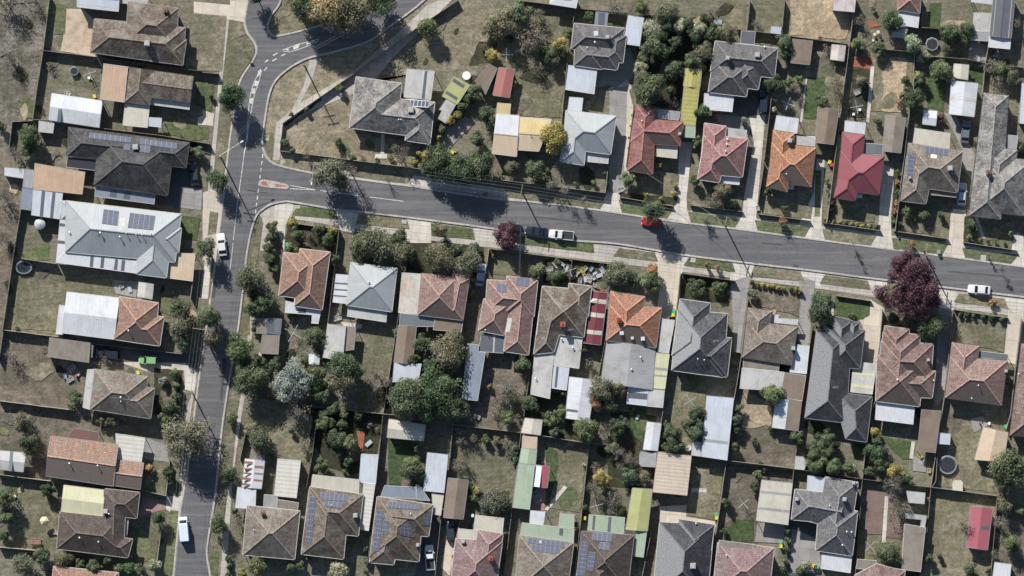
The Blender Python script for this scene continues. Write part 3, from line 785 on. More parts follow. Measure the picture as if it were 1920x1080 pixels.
# ------------------------------------------------------------------ vehicles
TINT = plain('tinted_glass', (.012, .014, .018), .12); 
def car(t, x, y, ang, kind, paint, label, rough=.3):
    """ang in degrees: direction of the nose"""
    px, py = P(t, x, y, 1)
    root = empty('parked_car' if kind != 'ute' and kind != 'van' else kind, (px, py, 0)); root.rotation_euler = (0, 0, math.radians(ang))
    tag(root, label, 'car' if kind not in ('ute', 'van') else kind, 'parked vehicles')
    pm, tnt, b = nodes('paint_' + label.split()[0]); b.inputs['Base Color'].default_value = col(paint); b.inputs['Roughness'].default_value = rough; b.inputs['Coat Weight'].default_value = .4
    D = dict(sedan=(4.55, 1.8, 1.42), hatch=(3.9, 1.7, 1.46), suv=(4.7, 1.88, 1.72), ute=(5.0, 1.84, 1.5), van=(4.9, 1.9, 2.0))[kind]; Lh, W, H = D[0] / 2, D[1] / 2, D[2]
    # lower body lofted along its length: (x, half width, z of shoulder)
    sec = [(-1, .78, .62), (-.965, .92, .80), (-.8, .98, .90), (-.4, 1, .93), (0, 1, .93), (.35, 1, .92), (.6, .985, .88), (.85, .93, .78), (.96, .85, .68), (1, .70, .56)]
    if kind == 'van': sec = [(-1, .9, 1.0), (-.97, .97, 1.02), (-.5, 1, 1.02), (0, 1, 1.02), (.6, 1, .98), (.85, .95, .9), (.96, .88, .75), (1, .75, .6)]
    def shell(sec, zb, mat, name, crown=.03):
        bm = MB(); ring = []
        for (fx, fw, zs) in sec:
            xx, ww = fx * Lh, fw * W
            pts = [(-1, zb), (-1.0, zs * .55), (-.97, zs * .9), (-.86, zs), (-.4, zs + crown), (.4, zs + crown), (.86, zs), (.97, zs * .9), (1.0, zs * .55), (1, zb)]
            ring.append([(xx, a * ww, z) for a, z in pts])
        for i in range(len(ring) - 1):
            for j in range(9): bm.face([ring[i][j], ring[i][j + 1], ring[i + 1][j + 1], ring[i + 1][j]])
        bm.face(ring[0][::-1]); bm.face(ring[-1])
        o = bm.build(name, mat, root, smooth=False); return o
    body = shell(sec, .22, pm, 'body')
    cab = dict(sedan=(-.78, -.50, .12, .42), hatch=(-.96, -.78, .14, .46), suv=(-.97, -.84, .18, .46), ute=(-.12, -.06, .26, .50), van=(-.97, -.93, .48, .74))[kind]
    zb = .9 if kind != 'van' else .98; gl = MB(); wb, wt = W * .90, W * .74
    B0 = [(cab[0] * Lh, -wb * .95, zb), (cab[3] * Lh, -wb * .95, zb), (cab[3] * Lh, wb * .95, zb), (cab[0] * Lh, wb * .95, zb)]
    T0 = [(cab[1] * Lh, -wt, H - .04), (cab[2] * Lh, -wt, H - .04), (cab[2] * Lh, wt, H - .04), (cab[1] * Lh, wt, H - .04)]
    for i in range(4): gl.face([B0[i], B0[(i + 1) % 4], T0[(i + 1) % 4], T0[i]])
    gl.face(T0); gl.build('windows', TINT if kind != 'van' else TINT, root)
    rf = MB(); rx0, rx1 = cab[1] * Lh - .04, cab[2] * Lh + .04
    for k in range(6):
        pass
    rf.box(((rx0 + rx1) / 2, 0, H - .01), (rx1 - rx0, wt * 2 + .05, .07), taper=.93)
    for sy in (-1, 1):     # pillars
        for (b0, t0) in ((B0[0], T0[0]), (B0[1], T0[1])): rf.bar((b0[0], sy * wb * .95, zb), (t0[0], sy * wt, H - .02), .09, .03)
        xm = (cab[1] + cab[2]) / 2 * Lh; rf.bar((xm, sy * wb * .95, zb), (xm, sy * wt, H - .02), .1, .03)
    rf.build('car_roof', pm, root)
    for sx in (-.62, .62):
        for sy in (-1, 1):
            wm = MB(); wm.tube((sx * Lh, sy * (W - .2), .33), (sx * Lh, sy * (W - .01), .33), .33, n=16); wo = wm.build('wheel', DARK, root)
            wr = MB(); wr.tube((sx * Lh, sy * (W - .02), .33), (sx * Lh, sy * (W + .005), .33), .2, n=12); wr.build('rim', STEEL, wo)
    for sy in (-1, 1):
        m = MB(); m.box((.955 * Lh, sy * W * .62, .66), (.16, .34, .12), 0, taper=.8); m.build('headlight', plain('lamp_lens', (.6, .62, .65), .15), root)
        m = MB(); m.box((-.985 * Lh, sy * W * .72, .74), (.08, .26, .13)); m.build('tail_light', plain('red_lens', (.3, .01, .01), .3), root)
        m = MB(); m.box((cab[3] * Lh - .35, sy * (W + .06), .98), (.14, .2, .13)); m.build('mirror', pm, root)
    if kind == 'ute':
        m = MB(); m.box((-.56 * Lh, 0, .955), (.82 * Lh, W * 1.7, .05)); m.build('tray_liner', plain('dark_tray', (.03, .03, .03), .8), root)
        m = MB()
        for sy in (-1, 1): m.box((-.56 * Lh, sy * W * .92, 1.03), (.88 * Lh, .1, .16))
        m.box((-.985 * Lh, 0, 1.03), (.08, W * 1.8, .16)); m.build('tray_side', pm, root)
    if kind == 'van':
        m = MB(); m.box((-.26 * Lh, 0, H - .03), (1.42 * Lh, W * 1.86, .12), taper=.96); m.box((-.26 * Lh, 0, 1.5), (1.4 * Lh, W * 1.92, .95), taper=.97); m.build('cargo_box', plain('van_side', tuple(x * .95 for x in paint), .4), root)
    m = MB(); m.bar((.45 * Lh, 0, .955), (.9 * Lh, 0, .80), .02, .01); 
    return root

# ------------------------------------------------------------------ street and yard furniture
def pole(t, x, y, label, h=9.0, arm=None, cross=True, ang=0.0):
    px, py = P(t, x, y, h * .6); root = empty('power_pole', (px, py, 0)); tag(root, label, 'power pole', 'power poles along the streets')
    m = MB(); m.tube((0, 0, 0), (0, 0, h), .17, .11, 10); m.build('pole_shaft', TIMB, root)
    if cross:
        for z in (h - .25, h - 1.4):
            m = MB(); c, s_ = math.cos(ang) * 1.15, math.sin(ang) * 1.15
            m.bar((-c, -s_, z), (c, s_, z), .12, .12); o = m.build('crossarm', WOOD, root)
            for k in (-.9, -.4, .4, .9):
                q = MB(); q.lathe((c * k, s_ * k, z + .12), [(.03, 0), (.06, .05), (.06, .12), (.02, .16)], 8); q.build('insulator', plain('porcelain', (.5, .48, .42), .3), o)
    if arm:
        ax, ay = arm; m = MB(); m.tube((0, 0, h - 1.8), (ax * .9, ay * .9, h - 1.2), .045, .035); m.build('lamp_arm', STEEL, root)
        m = MB(); m.box((ax, ay, h - 1.18), (.75, .3, .14), math.atan2(ay, ax), taper=.7); m.build('lamp_head', WHITE, root)
    return px, py, h
def wires(pts, ang0, label, n=4, spread=1.0, z=-.1):
    root = None; m = MB()
    for (a, b, an) in pts:
        for k in range(n):
            o = (-1 + 2 * k / (n - 1)) * spread if n > 1 else 0; off = Vector((math.cos(an) * o, math.sin(an) * o, 0)); pr = None
            for q in range(13):
                u = q / 12; p = Vector(a).lerp(Vector(b), u) + off; p.z -= 4 * u * (1 - u) * .7 - z
                if pr is not None: m.tube(pr, p, .016, n=4, caps=False)
                pr = p
    c = Vector(pts[0][0]); o = m.build('power_lines', plain('wire_cable', (.22, .22, .23), .6), off=tuple(c)); o.location = c; tag(o, label, 'power lines'); return o
def trampoline(t, x, y, rz, sides=18, desc='round black trampoline', sq=1.0):
    px, py = P(t, x, y, .8); r = rz / 3.6 / S; root = empty('trampoline', (px, py, 0))
    m = MB(); pts = [(r * math.cos(2 * math.pi * i / sides), r * sq * math.sin(2 * math.pi * i / sides)) for i in range(sides)]
    m.face([(a * .84, b * .84, .8) for a, b in pts]); m.build('jumping_mat', plain('black_mesh', (.018, .02, .025), .7), root)
    m = MB()
    for i in range(sides):
        a, b = pts[i], pts[(i + 1) % sides]; m.face([(a[0] * .84, a[1] * .84, .82), (a[0], a[1], .8), (b[0], b[1], .8), (b[0] * .84, b[1] * .84, .82)])
    m.build('pad', plain('grey_pad', (.2, .23, .25), .6), root)
    m = MB()
    for i in range(sides): m.tube((*pts[i], .76), (*pts[(i + 1) % sides], .76), .035, n=6)
    for k in range(6): i = int(k * sides / 6); m.tube((*pts[i], 0), (*pts[i], 1.9), .03, n=6)
    m.build('frame', STEEL, root)
    later(root, desc, 'trampoline', (px, py), 'trampolines')
def clothesline(t, x, y, ang=0, r=1.9):
    px, py = P(t, x, y, 1.9); root = empty('clothesline', (px, py, 0)); a0 = math.radians(ang)
    m = MB(); m.tube((0, 0, 0), (0, 0, 2.0), .04); m.build('post', STEEL, root); m = MB(); q = [(r * math.cos(a0 + k * math.pi / 2), r * math.sin(a0 + k * math.pi / 2), 2.05) for k in range(4)]
    for p in q: m.tube((0, 0, 1.85), p, .04, n=6)
    m.build('arms', plain('pale_steel', (.6, .6, .58), .4), root); m = MB()
    for f in (.45, .7, .97):
        for k in range(4): m.tube(tuple(c * f if i < 2 else c for i, c in enumerate(q[k])), tuple(c * f if i < 2 else c for i, c in enumerate(q[(k + 1) % 4])), .012, n=4)
    m.build('lines', STEEL, root); later(root, 'rotary clothesline', 'clothesline', (px, py), 'rotary clotheslines')
def wheelie_bin(t, x, y, lid, ang=0):
    px, py = P(t, x, y, 1); root = empty('wheelie_bin', (px, py, 0)); root.rotation_euler.z = ang
    m = MB(); m.box((0, 0, .5), (.52, .6, .95), taper=1.15); m.build('bin_body', plain('dark_green_bin', (.03, .07, .04), .6), root)
    m = MB(); m.box((0, 0, 1.01), (.64, .74, .08), taper=.9); c = dict(y=(.62, .52, .05), r=(.5, .05, .04), g=(.06, .42, .16))[lid]; m.build('lid', plain('lid_' + lid, c, .5), root)
    for sx in (-1, 1):
        m = MB(); m.tube((sx * .24, -.3, .1), (sx * .3, -.3, .1), .1, n=10); m.build('wheel', DARK, root)
    later(root, dict(y='yellow', r='red', g='green')[lid] + '-lidded wheelie bin', 'bin', (px, py), 'wheelie bins')
def table(t, x, y, r=.6, c=(.7, .69, .66), desc='round white outdoor table', h=.74):
    px, py = P(t, x, y, h); root = empty('outdoor_table', (px, py, 0)); m = MB(); m.lathe((0, 0, h), [(r * .97, -.03), (r, 0), (r * .98, .03)], 20); m.build('table_top', plain('top%.2f' % c[0], c, .5), root)
    for k in range(4):
        m = MB(); m.tube((.25 * r * math.cos(k * 1.57), .25 * r * math.sin(k * 1.57), h - .02), (.75 * r * math.cos(k * 1.57), .75 * r * math.sin(k * 1.57), 0), .02); m.build('leg', STEEL, root)
    later(root, desc, 'table', (px, py))
def chair(t, x, y, c=(.7, .7, .68), desc='white plastic garden chair', ang=0):
    px, py = P(t, x, y, .5); root = empty('garden_chair', (px, py, 0)); root.rotation_euler.z = ang; mt = plain('plastic%.2f%.2f' % (c[0], c[2]), c, .4)
    m = MB(); m.box((0, 0, .44), (.5, .5, .05)); m.build('seat', mt, root); m = MB(); m.box((0, .26, .72), (.48, .05, .5), taper=.9); m.build('backrest', mt, root)
    for sx in (-1, 1):
        for sy in (-1, 1): m = MB(); m.tube((sx * .22, sy * .22, .42), (sx * .25, sy * .26, 0), .025, n=6); m.build('leg', mt, root)
    later(root, desc, 'chair', (px, py), 'garden chairs')

# ------------------------------------------------------------------ ground, roads
m = MB(); m.face([(-3000, -3000, 0), (3000, -3000, 0), (3000, 3000, 0), (-3000, 3000, 0)]); struct(m.build('ground', G['base']))
Wk = 'z1:'   # readings straight from the 1920 px map
ground('reserve', 'reserve', 'base', 'z1:-200,-200 95,-60 82,60 66,170 60,235 24,232 18,330 40,345 22,485 8,620 -5,760 -200,760', amp=.3)
# lots with their own ground cover
ground('yard', 'dirt', 'base', 'a1:0,1000 60,1000 140,1420 85,1750 40,2330 -60,2400 -60,1000', 'a3:20,470 330,480 560,700 560,960 -10,905', 'a4:-20,-140 560,-100 800,20 340,440 -20,395')
ground('yard', 'mix', 'base', 'a2:240,930 750,980 800,1250 400,1400 60,1330 90,1000', 'a4:-20,400 330,440 400,640 380,900 -20,885', 'a1:310,400 690,450 670,600 300,560')
ground('yard', 'dry', 'base', 'a3:120,60 440,110 450,180 380,450 80,420', 'b1:1010,560 540,840 520,1015 900,1062 1440,1130 1440,960 1000,900', 'c1:360,0 -380,590 -380,560 180,480 330,480 560,300 650,60 500,0', 'e1:0,-40 290,-40 290,90 260,295 0,270', 'd1:1200,-40 1500,-40 1500,270 1210,245')
ground('yard', 'mix', 'base', 'c1:700,100 1150,60 1120,330 1060,800 770,790 640,450', 'd1:770,0 940,0 930,190 760,170', 'd1:970,0 1190,0 1165,215 990,200', 'd1:1320,480 1420,330 1620,260 1630,700 1580,960 1300,800')
ground('yard', 'bed', 'base', 'd1:200,100 720,120 700,430 500,740 190,700')
ground('yard', 'mix', 'base', 'c4:320,70 770,120 720,650 430,660 300,420', 'c4:1240,210 1440,200 1500,300 1440,700 1200,680', 'e4:330,520 610,600 600,1080 300,1080', 'e4:815,500 1250,560 1230,1080 760,1080', 'e4:940,-20 1310,0 1230,500 850,480')
ground('yard', 'dirt', 'base', 'd4:810,0 1260,-150 1270,340 800,300', 'd4:800,320 1250,370 1010,870 760,830', 'c4:560,-320 800,-220 790,90 340,50', 'e4:1250,560 1440,600 1440,1080 1230,1080', 'c3:580,590 820,600 790,1010 560,990')
ground('yard', 'bed', 'base', 'c4:800,-170 1250,-150 1240,180 800,110', 'b3:640,940 1220,1000 1180,1260 1060,1390 1000,1400 640,1300', 'd4:20,-40 330,0 310,240 10,180', 'c2:930,850 1400,880 1380,1000 930,1010', 'b2:1380,690 1440,690 1900,700 1900,980 1380,930', 'd4:0,180 320,240 300,500 0,480')
# verges, then concrete bands along the streets
ground('nature_strip', 'mix', 'verge', 'z1:452,-20 431,-20 420,140 400,330 372,620 342,860 318,1090 340,1090 385,700 430,330 450,150', 'z1:489,400 478,520 455,760 420,1090 390,1090 420,840 450,600 470,450')
ground('verge_island', 'dry', 'verge', 'z1:640,90 560,112 516,155 500,220 490,262 500,300 526,318 700,345 800,355 790,318 560,290 536,230 690,130 800,30 900,-30 810,-30')
ground('nature_strip', 'mix', 'verge', 'z1:530,-20 600,-20 640,-20 700,-20 610,45 548,63 516,68 502,50')
ground('footpath', 'path', 'verge', 'z1:526,300 800,338 1162,380 1550,425 1940,478 1940,505 1520,452 1160,402 741,347 526,316', 'z1:470,380 640,388 760,404 1160,455 1407,490 1664,522 1940,556 1940,598 1631,556 1540,542 1160,494 780,447 547,410 520,402 505,470 488,470 492,410', amp=.05)
P_ = 'path'
ground('footpath', P_, 'hard', 'z1:430,35 416,160 400,330 394,420 385,420 392,330 410,150 424,30', 'z1:478,590 468,660 458,750 450,800 436,900 424,1090 412,1090 428,900 441,800 452,740 462,650 470,590', 'z1:344,860 352,870 330,1000 318,1090 308,1090 322,980', 'z1:372,700 360,760 345,860 340,855 352,760', 'z1:800,10 868,-20 740,105 690,165 590,205 535,235 524,300 512,300 518,230 560,195 660,135 760,50', 'z1:580,112 596,112 585,150 560,200 548,205 570,160')
ground('footpath', 'conc', 'hard', 'z1:408,360 398,470 390,560 378,560 385,470 392,420')
ground('nature_strip', 'mix', 'lawn', 'b1:205,150 275,165 300,225 195,270', 'b1:190,340 320,250 352,290 345,380 240,530 165,515', 'b1:115,870 190,880 178,1060 95,1070', 'b2:48,525 108,535 90,675 34,690', 'b2:380,555 408,600 392,720 365,880 302,870 328,700', 'b3:285,185 330,200 315,300 320,460 245,460', 'b4:160,-60 235,0 200,360 100,900 60,1080 40,1060 90,900 120,500', 'b1:470,195 600,150 660,195 520,240 480,225', 'b1:600,-40 540,20 455,155 590,100 640,-40', 'b2:430,0 480,0 465,190 420,100')
ground('nature_strip', 'lawn', 'lawn', 'a4:1150,635 1205,640 1185,900 1155,1080 1100,1080', 'a4:1180,430 1225,440 1220,540 1170,540', 'b2:640,490 895,520 915,580 600,552', 'b4:50,920 110,930 100,1080 40,1060')
for k, s in (('mix', 'b2:1060,545 1380,582 1398,648 1035,610'), ('lawn', 'c2:172,607 452,642 470,718 177,690'), ('lawn', 'c2:775,690 1268,745 1275,808 765,745'), ('mix', 'd2:75,775 315,805 340,866 35,830'), ('lawn', 'd2:545,838 840,878 860,936 510,890'), ('dry', 'd2:985,895 1300,935 1326,1001 965,965'),
             ('mix', 'e2:97,957 385,995 405,1057 60,1015'), ('mix', 'e2:520,1000 640,1015 790,1080 800,1140 500,1090'), ('mix', 'e3:1000,182 1310,217 1333,282 965,240'), ('dry', 'b2:562,180 800,215 762,266 530,222'), ('mix', 'b2:1040,237 1420,287 1385,340 985,285'), ('dry', 'c2:0,280 45,290 0,340'),
             ('mix', 'c2:665,372 1340,470 1310,518 690,430'), ('lawn', 'd2:78,472 440,517 400,573 95,545'), ('lawn', 'd2:540,527 890,577 855,638 560,600'), ('lawn', 'd2:990,585 1365,632 1325,703 1010,660'), ('mix', 'e2:78,647 445,692 405,756 97,720'), ('lawn', 'e2:548,707 930,747 890,818 560,780'), ('lawn', 'e2:1022,772 1405,817 1350,883 1045,850')):
    ground('nature_strip', k, 'lawn', s, amp=.06)
# kerbs
KN = 'z1:526,312 591,326 647,333 741,346 780,351 927,372 999,379 1121,394 1251,414 1376,429 1540,451 1673,468 1812,486 1950,505'
KS = 'z1:477,414 483,402 491,394 501,387 513,382 530,379 547,379 630,393 674,397 780,410 932,430 1066,450 1160,458 1279,478 1407,494 1540,510 1664,526 1950,561'
KW = 'z1:468,-30 465,0 462,20 459,42 464,62 477,80 481,98 472,118 458,138 449,158 440,205 433,250 426,305 420,361 415,405 406,472 399,528 388,610 372,720 358,830 344,927 336,975 324,1100'
KE = 'z1:477,414 469,444 462,486 455,550 445,630 431,708 420,778 413,836 404,927 394,990 388,1030 391,1060 399,1100'
KD = 'z1:830,-30 780,14 736,46 690,78 631,96 586,107 561,117 536,133 516,153 505,178 498,217 492,262 494,280 500,295 512,306 526,312'
KU = 'z1:533,-30 525,6 510,28 502,46 504,58 510,65 518,68 549,62 602,47 650,26 700,-5 730,-30'
kl = {k: smooth_line(line_pts(s), 4) for k, s in dict(KN=KN, KS=KS, KW=KW, KE=KE, KD=KD, KU=KU).items()}
zr = GLAY['road']
# asphalt sheets: the street junction as one polygon
outer = kl['KW'] + kl['KE'][::-1] + kl['KS'] + kl['KN'][::-1] + kl['KD'][::-1] + kl['KU'][::-1]
from mathutils.geometry import tessellate_polygon
vs = []
for p in outer:
    if not vs or math.hypot(p[0] - vs[-1][0], p[1] - vs[-1][1]) > .05: vs.append(p)
me = bpy.data.meshes.new('road'); me.from_pydata([(x, y, zr) for x, y in vs], [], [tuple(f) for f in tessellate_polygon([[Vector((x, y, 0)) for x, y in vs]])])
print('ROAD AREA', abs(area(vs)), sum(p.area for p in me.polygons))
me.materials.append(G['road']); me.update(); o = bpy.data.objects.new('road', me); COL.objects.link(o); struct(o)
KM = hard_mat('kerb_concrete', (.47, .435, .385), .2, (1.2, 1.2), .9)
for k, pts in kl.items():
    sgn = -1 if k in ('KS', 'KW', 'KE') else 1
    struct(strip(pts, .24, zr, .1).build('kerb', KM))
    struct(strip(pts, .46, zr + .006).build('gutter_channel', KM))
# driveway crossovers and driveways
ground('driveway', 'conc', 'hard', 'c2:0,345 90,355 190,375 180,290 50,285', 'c2:0,560 170,600 175,740 0,740', 'c2:460,635 620,650 760,690 765,760 480,720', 'd2:-80,540 100,545 75,460 60,250 20,330 -40,480', 'd2:395,575 555,605 535,520 530,440 570,60 480,60 465,470', 'd2:855,640 1015,665 1000,560 1070,-200 940,-180 985,60 920,420 905,560', 'd2:1320,705 1440,722 1440,560 1370,590', 'd2:320,800 550,830 490,960 480,1230 360,1230 330,880', 'd2:840,870 990,890 960,960 950,1020 820,1010', 'd2:1300,930 1440,950 1440,1040 1320,1010',
       'e2:-120,700 100,722 75,620 75,520 95,180 40,170 20,400', 'e2:405,770 560,785 545,690 540,560 575,240 480,200 460,600', 'e2:885,830 1045,855 1030,740 1050,520 960,510 935,720', 'e2:1345,890 1440,910 1440,660 1370,680', 'e2:-60,920 100,950 50,1020 -60,1010', 'e2:380,985 520,1000 500,1120 440,1100', 'e3:870,150 1000,180 960,300 860,270', 'e3:1310,210 1440,225 1440,350 1340,290',
       'c1:1440,560 1500,530 1530,600 1400,640', 'c2:1390,250 1440,0 1440,540 1310,520 1370,400', 'b2:490,480 600,465 620,490 560,620 550,800 480,560', 'b2:905,520 1045,535 1035,610 1020,680 920,650', 'b2:1380,575 1440,580 1440,740 1390,690')
ground('driveway', 'drive', 'hard', 'd1:130,540 0,600 50,690 110,900 95,1080 60,1350 130,1340 165,900 170,720 150,640', 'd3:330,-70 490,-40 470,200 450,360 320,350 350,150', 'e3:400,220 500,280 480,420 440,660 345,650 370,450 330,360 400,330', 'a1:440,60 560,60 640,140 620,350 650,385 410,345 440,180', 'e3:1335,290 1440,350 1390,660 1300,640 1310,560', 'c4:280,830 345,860 300,1080 240,1020', 'd4:345,610 530,600 530,680 720,710 730,750 350,720', 'e2:935,520 1050,540 1025,850 900,820', 'b2:0,400 60,380 150,420 130,640 90,840 0,860', 'b1:-60,10 305,45 300,120 280,150 -60,90', 'b1:185,0 305,0 305,110 185,120', 'a3:820,620 1260,650 1250,700 1070,690 1060,730 820,650', 'a1:1340,790 1440,760 1440,850 1330,840', 'b1:0,740 80,770 70,820 0,840')
ground('driveway', 'asph', 'hard', 'a2:1150,230 1290,240 1370,340 1370,510 1060,480', 'a3:620,520 1330,590 1320,650 620,640', 'd1:850,640 1100,640 1080,770 900,790 840,730', 'c4:120,670 240,690 190,1080 70,1080', 'd4:1230,700 1420,740 1440,1080 1210,1080')
ground('driveway', 'grey', 'hard', 'd1:-80,420 150,320 180,430 160,540 120,540 -60,590 -200,560', 'c1:1380,600 1500,580 1470,1300 1370,1300', 'a2:1225,357 1365,375 1358,520 1210,500', 'a4:1000,150 1130,200 1140,310 960,290 960,160', 'd1:0,560 130,530 50,600', 'd3:830,100 960,60 890,580 850,570', 'd3:1290,60 1400,100 1370,410 1360,540 1280,520 1290,350', 'd4:1240,760 1420,830 1440,1060 1230,1060', 'e3:860,270 960,300 900,880 830,960 850,600', 'd1:710,770 930,790 960,880 940,930 790,870', 'e1:900,760 980,780 1110,1050 1090,1220 1020,1130 1020,1000')
ground('driveway', 'pink', 'hard', 'a4:960,545 1115,575 1120,630 1000,660 930,690', 'c4:930,280 970,310 940,640 840,640 900,400')
ground('crossover', 'conc', 'hard', 'a4:1120,545 1240,530 1215,690 1120,630', 'a3:1240,650 1330,700 1310,850 1250,830')
ground('patio', 'tan', 'lawn', 'a1:445,55 560,90 640,140 620,350 640,382 415,345', amp=.1)
ground('front_lawn', 'dry', 'lawn', 'a1:1265,85 1530,110 1500,480 1250,470'); 
ground('front_lawn', 'lawn', 'lawn', 'a1:1320,540 1440,560 1430,750 1340,700', 'a1:1110,830 1410,860 1405,940 1105,905', 'b1:-20,540 80,560 60,760 -60,700')
ground('front_lawn', 'vlawn', 'lawn', 'a2:1222,555 1355,570 1328,722 1218,712', 'e3:165,205 400,245 385,330 350,357 160,325', 'd4:860,700 985,700 980,850 800,850 800,770')
ground('side_lawn', 'lawn', 'lawn', 'a2:150,800 330,740 330,860 140,845', 'a3:1110,200 1160,200 1150,330 1100,310', 'a1:380,20 450,40 440,230 370,230', 'd2:1400,250 1440,250 1430,560 1395,560', 'e2:35,300 65,260 55,560 25,560')
ground('back_lawn', 'mix', 'lawn', 'b3:1040,440 1300,470 1270,880 1170,990 1000,700', 'b3:580,400 680,430 670,640 580,640', 'b4:320,-60 740,0 700,330 440,240 300,60', 'd3:490,830 660,850 630,1260 440,1150 440,900', 'e1:400,380 690,400 680,750 400,750', 'a3:130,60 440,110 430,430 90,420', 'c4:960,170 1230,220 1180,650 950,620 990,420 940,260', 'd4:570,330 790,370 720,700 530,670', 'e4:850,100 1120,20 1230,300 1240,520 860,470', 'c1:750,450 1090,430 1040,790 720,780', 'e1:0,400 210,330 180,720 0,800', amp=.25)
ground('back_lawn', 'vlawn', 'lawn', 'b4:1245,150 1440,170 1440,480 1260,460', 'd1:1340,520 1470,520 1460,800 1320,800', 'c4:950,200 1030,240 1040,330 960,640 945,600', 'e1:790,480 920,500 900,760 790,720', 'e1:1070,460 1170,470 1160,570 1070,540', 'd4:140,-60 260,-40 240,180 160,120', 'e4:480,140 700,170 690,290 620,290 560,240', 'e1:800,20 880,20 870,190 790,180', 'd1:0,140 100,160 110,190 0,190', 'c4:530,530 700,500 690,640 540,640', 'e4:290,180 380,190 350,290 290,290', 'c4:960,-60 1080,-60 1080,120 960,110', amp=.2)
ground('front_lawn', 'mix', 'lawn', 'd2:320,250 480,280 470,440 200,440 130,380', 'd2:560,360 910,420 900,520 560,480', 'd2:1060,410 1380,500 1370,580 1040,540', 'e2:130,460 440,520 430,600 110,590', 'e2:610,500 950,520 930,710 600,650', 'c2:580,790 740,820 750,960 590,950', 'e3:990,330 1320,370 1305,580 1140,540 960,500', 'e2:1080,580 1380,660 1370,720 1070,710', 'a4:1000,670 1100,650 1050,980 900,980 920,790', 'a4:1000,320 1140,310 1110,530 960,510', amp=.15)
ground('back_lawn', 'pale', 'lawn', 'e1:540,390 650,400 620,760 480,750 480,500', 'd3:920,850 1110,920 1100,1080 900,1080', 'e1:0,-20 260,0 240,260 0,240', 'd1:1240,-20 1440,-20 1440,270 1230,230', amp=.4)
ground('front_lawn', 'dirt', 'lawn', 'd3:1010,150 1300,170 1290,340 1120,290 1010,270', amp=.2)
ground('garden_bed', 'bed', 'bed', 'd3:510,60 830,100 820,250 490,215', 'b2:570,610 910,650 880,800 560,790', 'a3:1040,680 1230,700 1200,1000 1040,1000', 'e1:290,460 410,480 380,790 250,790', 'c1:500,280 620,290 560,440 430,440', 'e2:560,240 600,240 580,640 545,640', 'c2:960,850 1400,900 1390,1000 980,1010', 'e2:85,580 470,620 470,655 90,610', 'd2:85,400 470,430 460,480 80,440', 'e2:1040,560 1090,560 1070,740 1030,730', 'b1:548,840 800,660 806,672 552,855', 'd4:400,40 500,100 490,220 370,220', amp=.15)
ground('paving', 'brown', 'bed', 'e4:380,490 520,510 490,800 365,795', 'e4:520,530 660,560 610,830 500,815')
ground('paving', 'red', 'bed', 'e1:290,380 420,390 410,470 280,450', 'b4:1040,100 1095,110 1080,240 1060,240', 'c1:400,810 480,810 410,900 360,900 340,880', 'e1:380,140 490,170 400,190')
ground('path', 'conc', 'bed', 'e4:500,540 525,540 505,860 480,855', 'e1:405,450 430,450 395,830 375,820', 'd1:1335,530 1345,530 1310,830 1295,820', 'b3:930,370 1080,390 1070,420 960,410', 'b1:1165,1040 1245,1040 1245,1070 1160,1070', 'b1:1205,900 1230,910 1225,1050 1200,1040', 'e4:680,170 705,175 690,290 665,285', 'd4:560,485 665,490 665,515 565,515', 'e2:1105,560 1125,560 1180,710 1150,700', 'c4:515,530 530,530 525,660 500,660', 'c4:1070,470 1095,480 960,640 940,630', 'e3:140,230 160,230 155,330 140,330', 'd1:1180,940 1400,940 1400,920 1180,915')
ground('patio', 'grey', 'bed', 'c1:230,880 400,790 480,810 300,1000 240,1000', 'e4:1080,20 1160,0 1200,60 1100,110', 'e1:1080,290 1190,300 1180,410 1060,400', 'a3:760,90 930,100 920,210 780,180', 'd4:1010,720 1200,720 1180,860 990,850', 'e4:690,270 780,290 780,380 690,370')

# drain grates at the kerbs
for s in ('e2:560,778 600,783 598,793 558,788', 'd2:392,588 430,593 428,602 390,597', 'c2:930,470 965,475 964,484 929,479', 'a4:1218,700 1228,700 1226,735 1216,735', 'b2:350,640 358,642 352,675 344,673', 'e2:1140,860 1175,864 1174,873 1139,869', 'c2:1095,722 1130,727 1129,736 1094,731', 'd2:1250,888 1285,893 1284,902 1249,897'):
    poly = PP('a1', s); poly = poly if area(poly) > 0 else poly[::-1]; GN['dg'] = GN.get('dg', 0) + 1; me_ = MB(); me_.face([(x, y, zr + .02 + GN['dg'] * .0003) for x, y in poly]); struct(me_.build('drain_grate', plain('iron_grate', (.03, .03, .032), .7)))
# asphalt repairs
RP = [G['asph'], hard_mat('old_asphalt_patch', (.135, .128, .122), .2), hard_mat('dark_asphalt_patch', (.078, .076, .076), .2)]
for k, s in ((1, 'd2:1030,690 1060,694 1010,890 980,886'), (2, 'd2:1040,735 1180,748 1178,756 1040,745'), (2, 'e2:930,930 1300,960 1299,966 930,938'), (1, 'c2:300,430 420,445 410,520 290,505'), (2, 'b3:60,100 95,102 80,210 45,208'), (1, 'a4:1265,760 1330,766 1325,800 1262,796'), (2, 'c2:880,560 1300,610 1299,616 880,568'), (1, 'e2:250,800 420,820 415,850 246,830'), (2, 'b2:300,380 440,400 440,408 300,390'), (1, 'b2:1150,520 1260,530 1256,560 1146,550'), (2, 'b1:330,120 400,118 398,126 330,128'), (2, 'b3:130,620 160,622 130,900 120,900'), (1, 'e3:1100,-60 1190,-52 1186,-10 1096,-18')):
    poly = PP('a1', s); poly = poly if area(poly) > 0 else poly[::-1]; GN['rp'] = GN.get('rp', 0) + 1; me_ = MB(); me_.face([(x, y, zr + .01 + GN['rp'] * .0003) for x, y in wob(poly, .05)]); struct(me_.build('asphalt_patch', RP[k]))
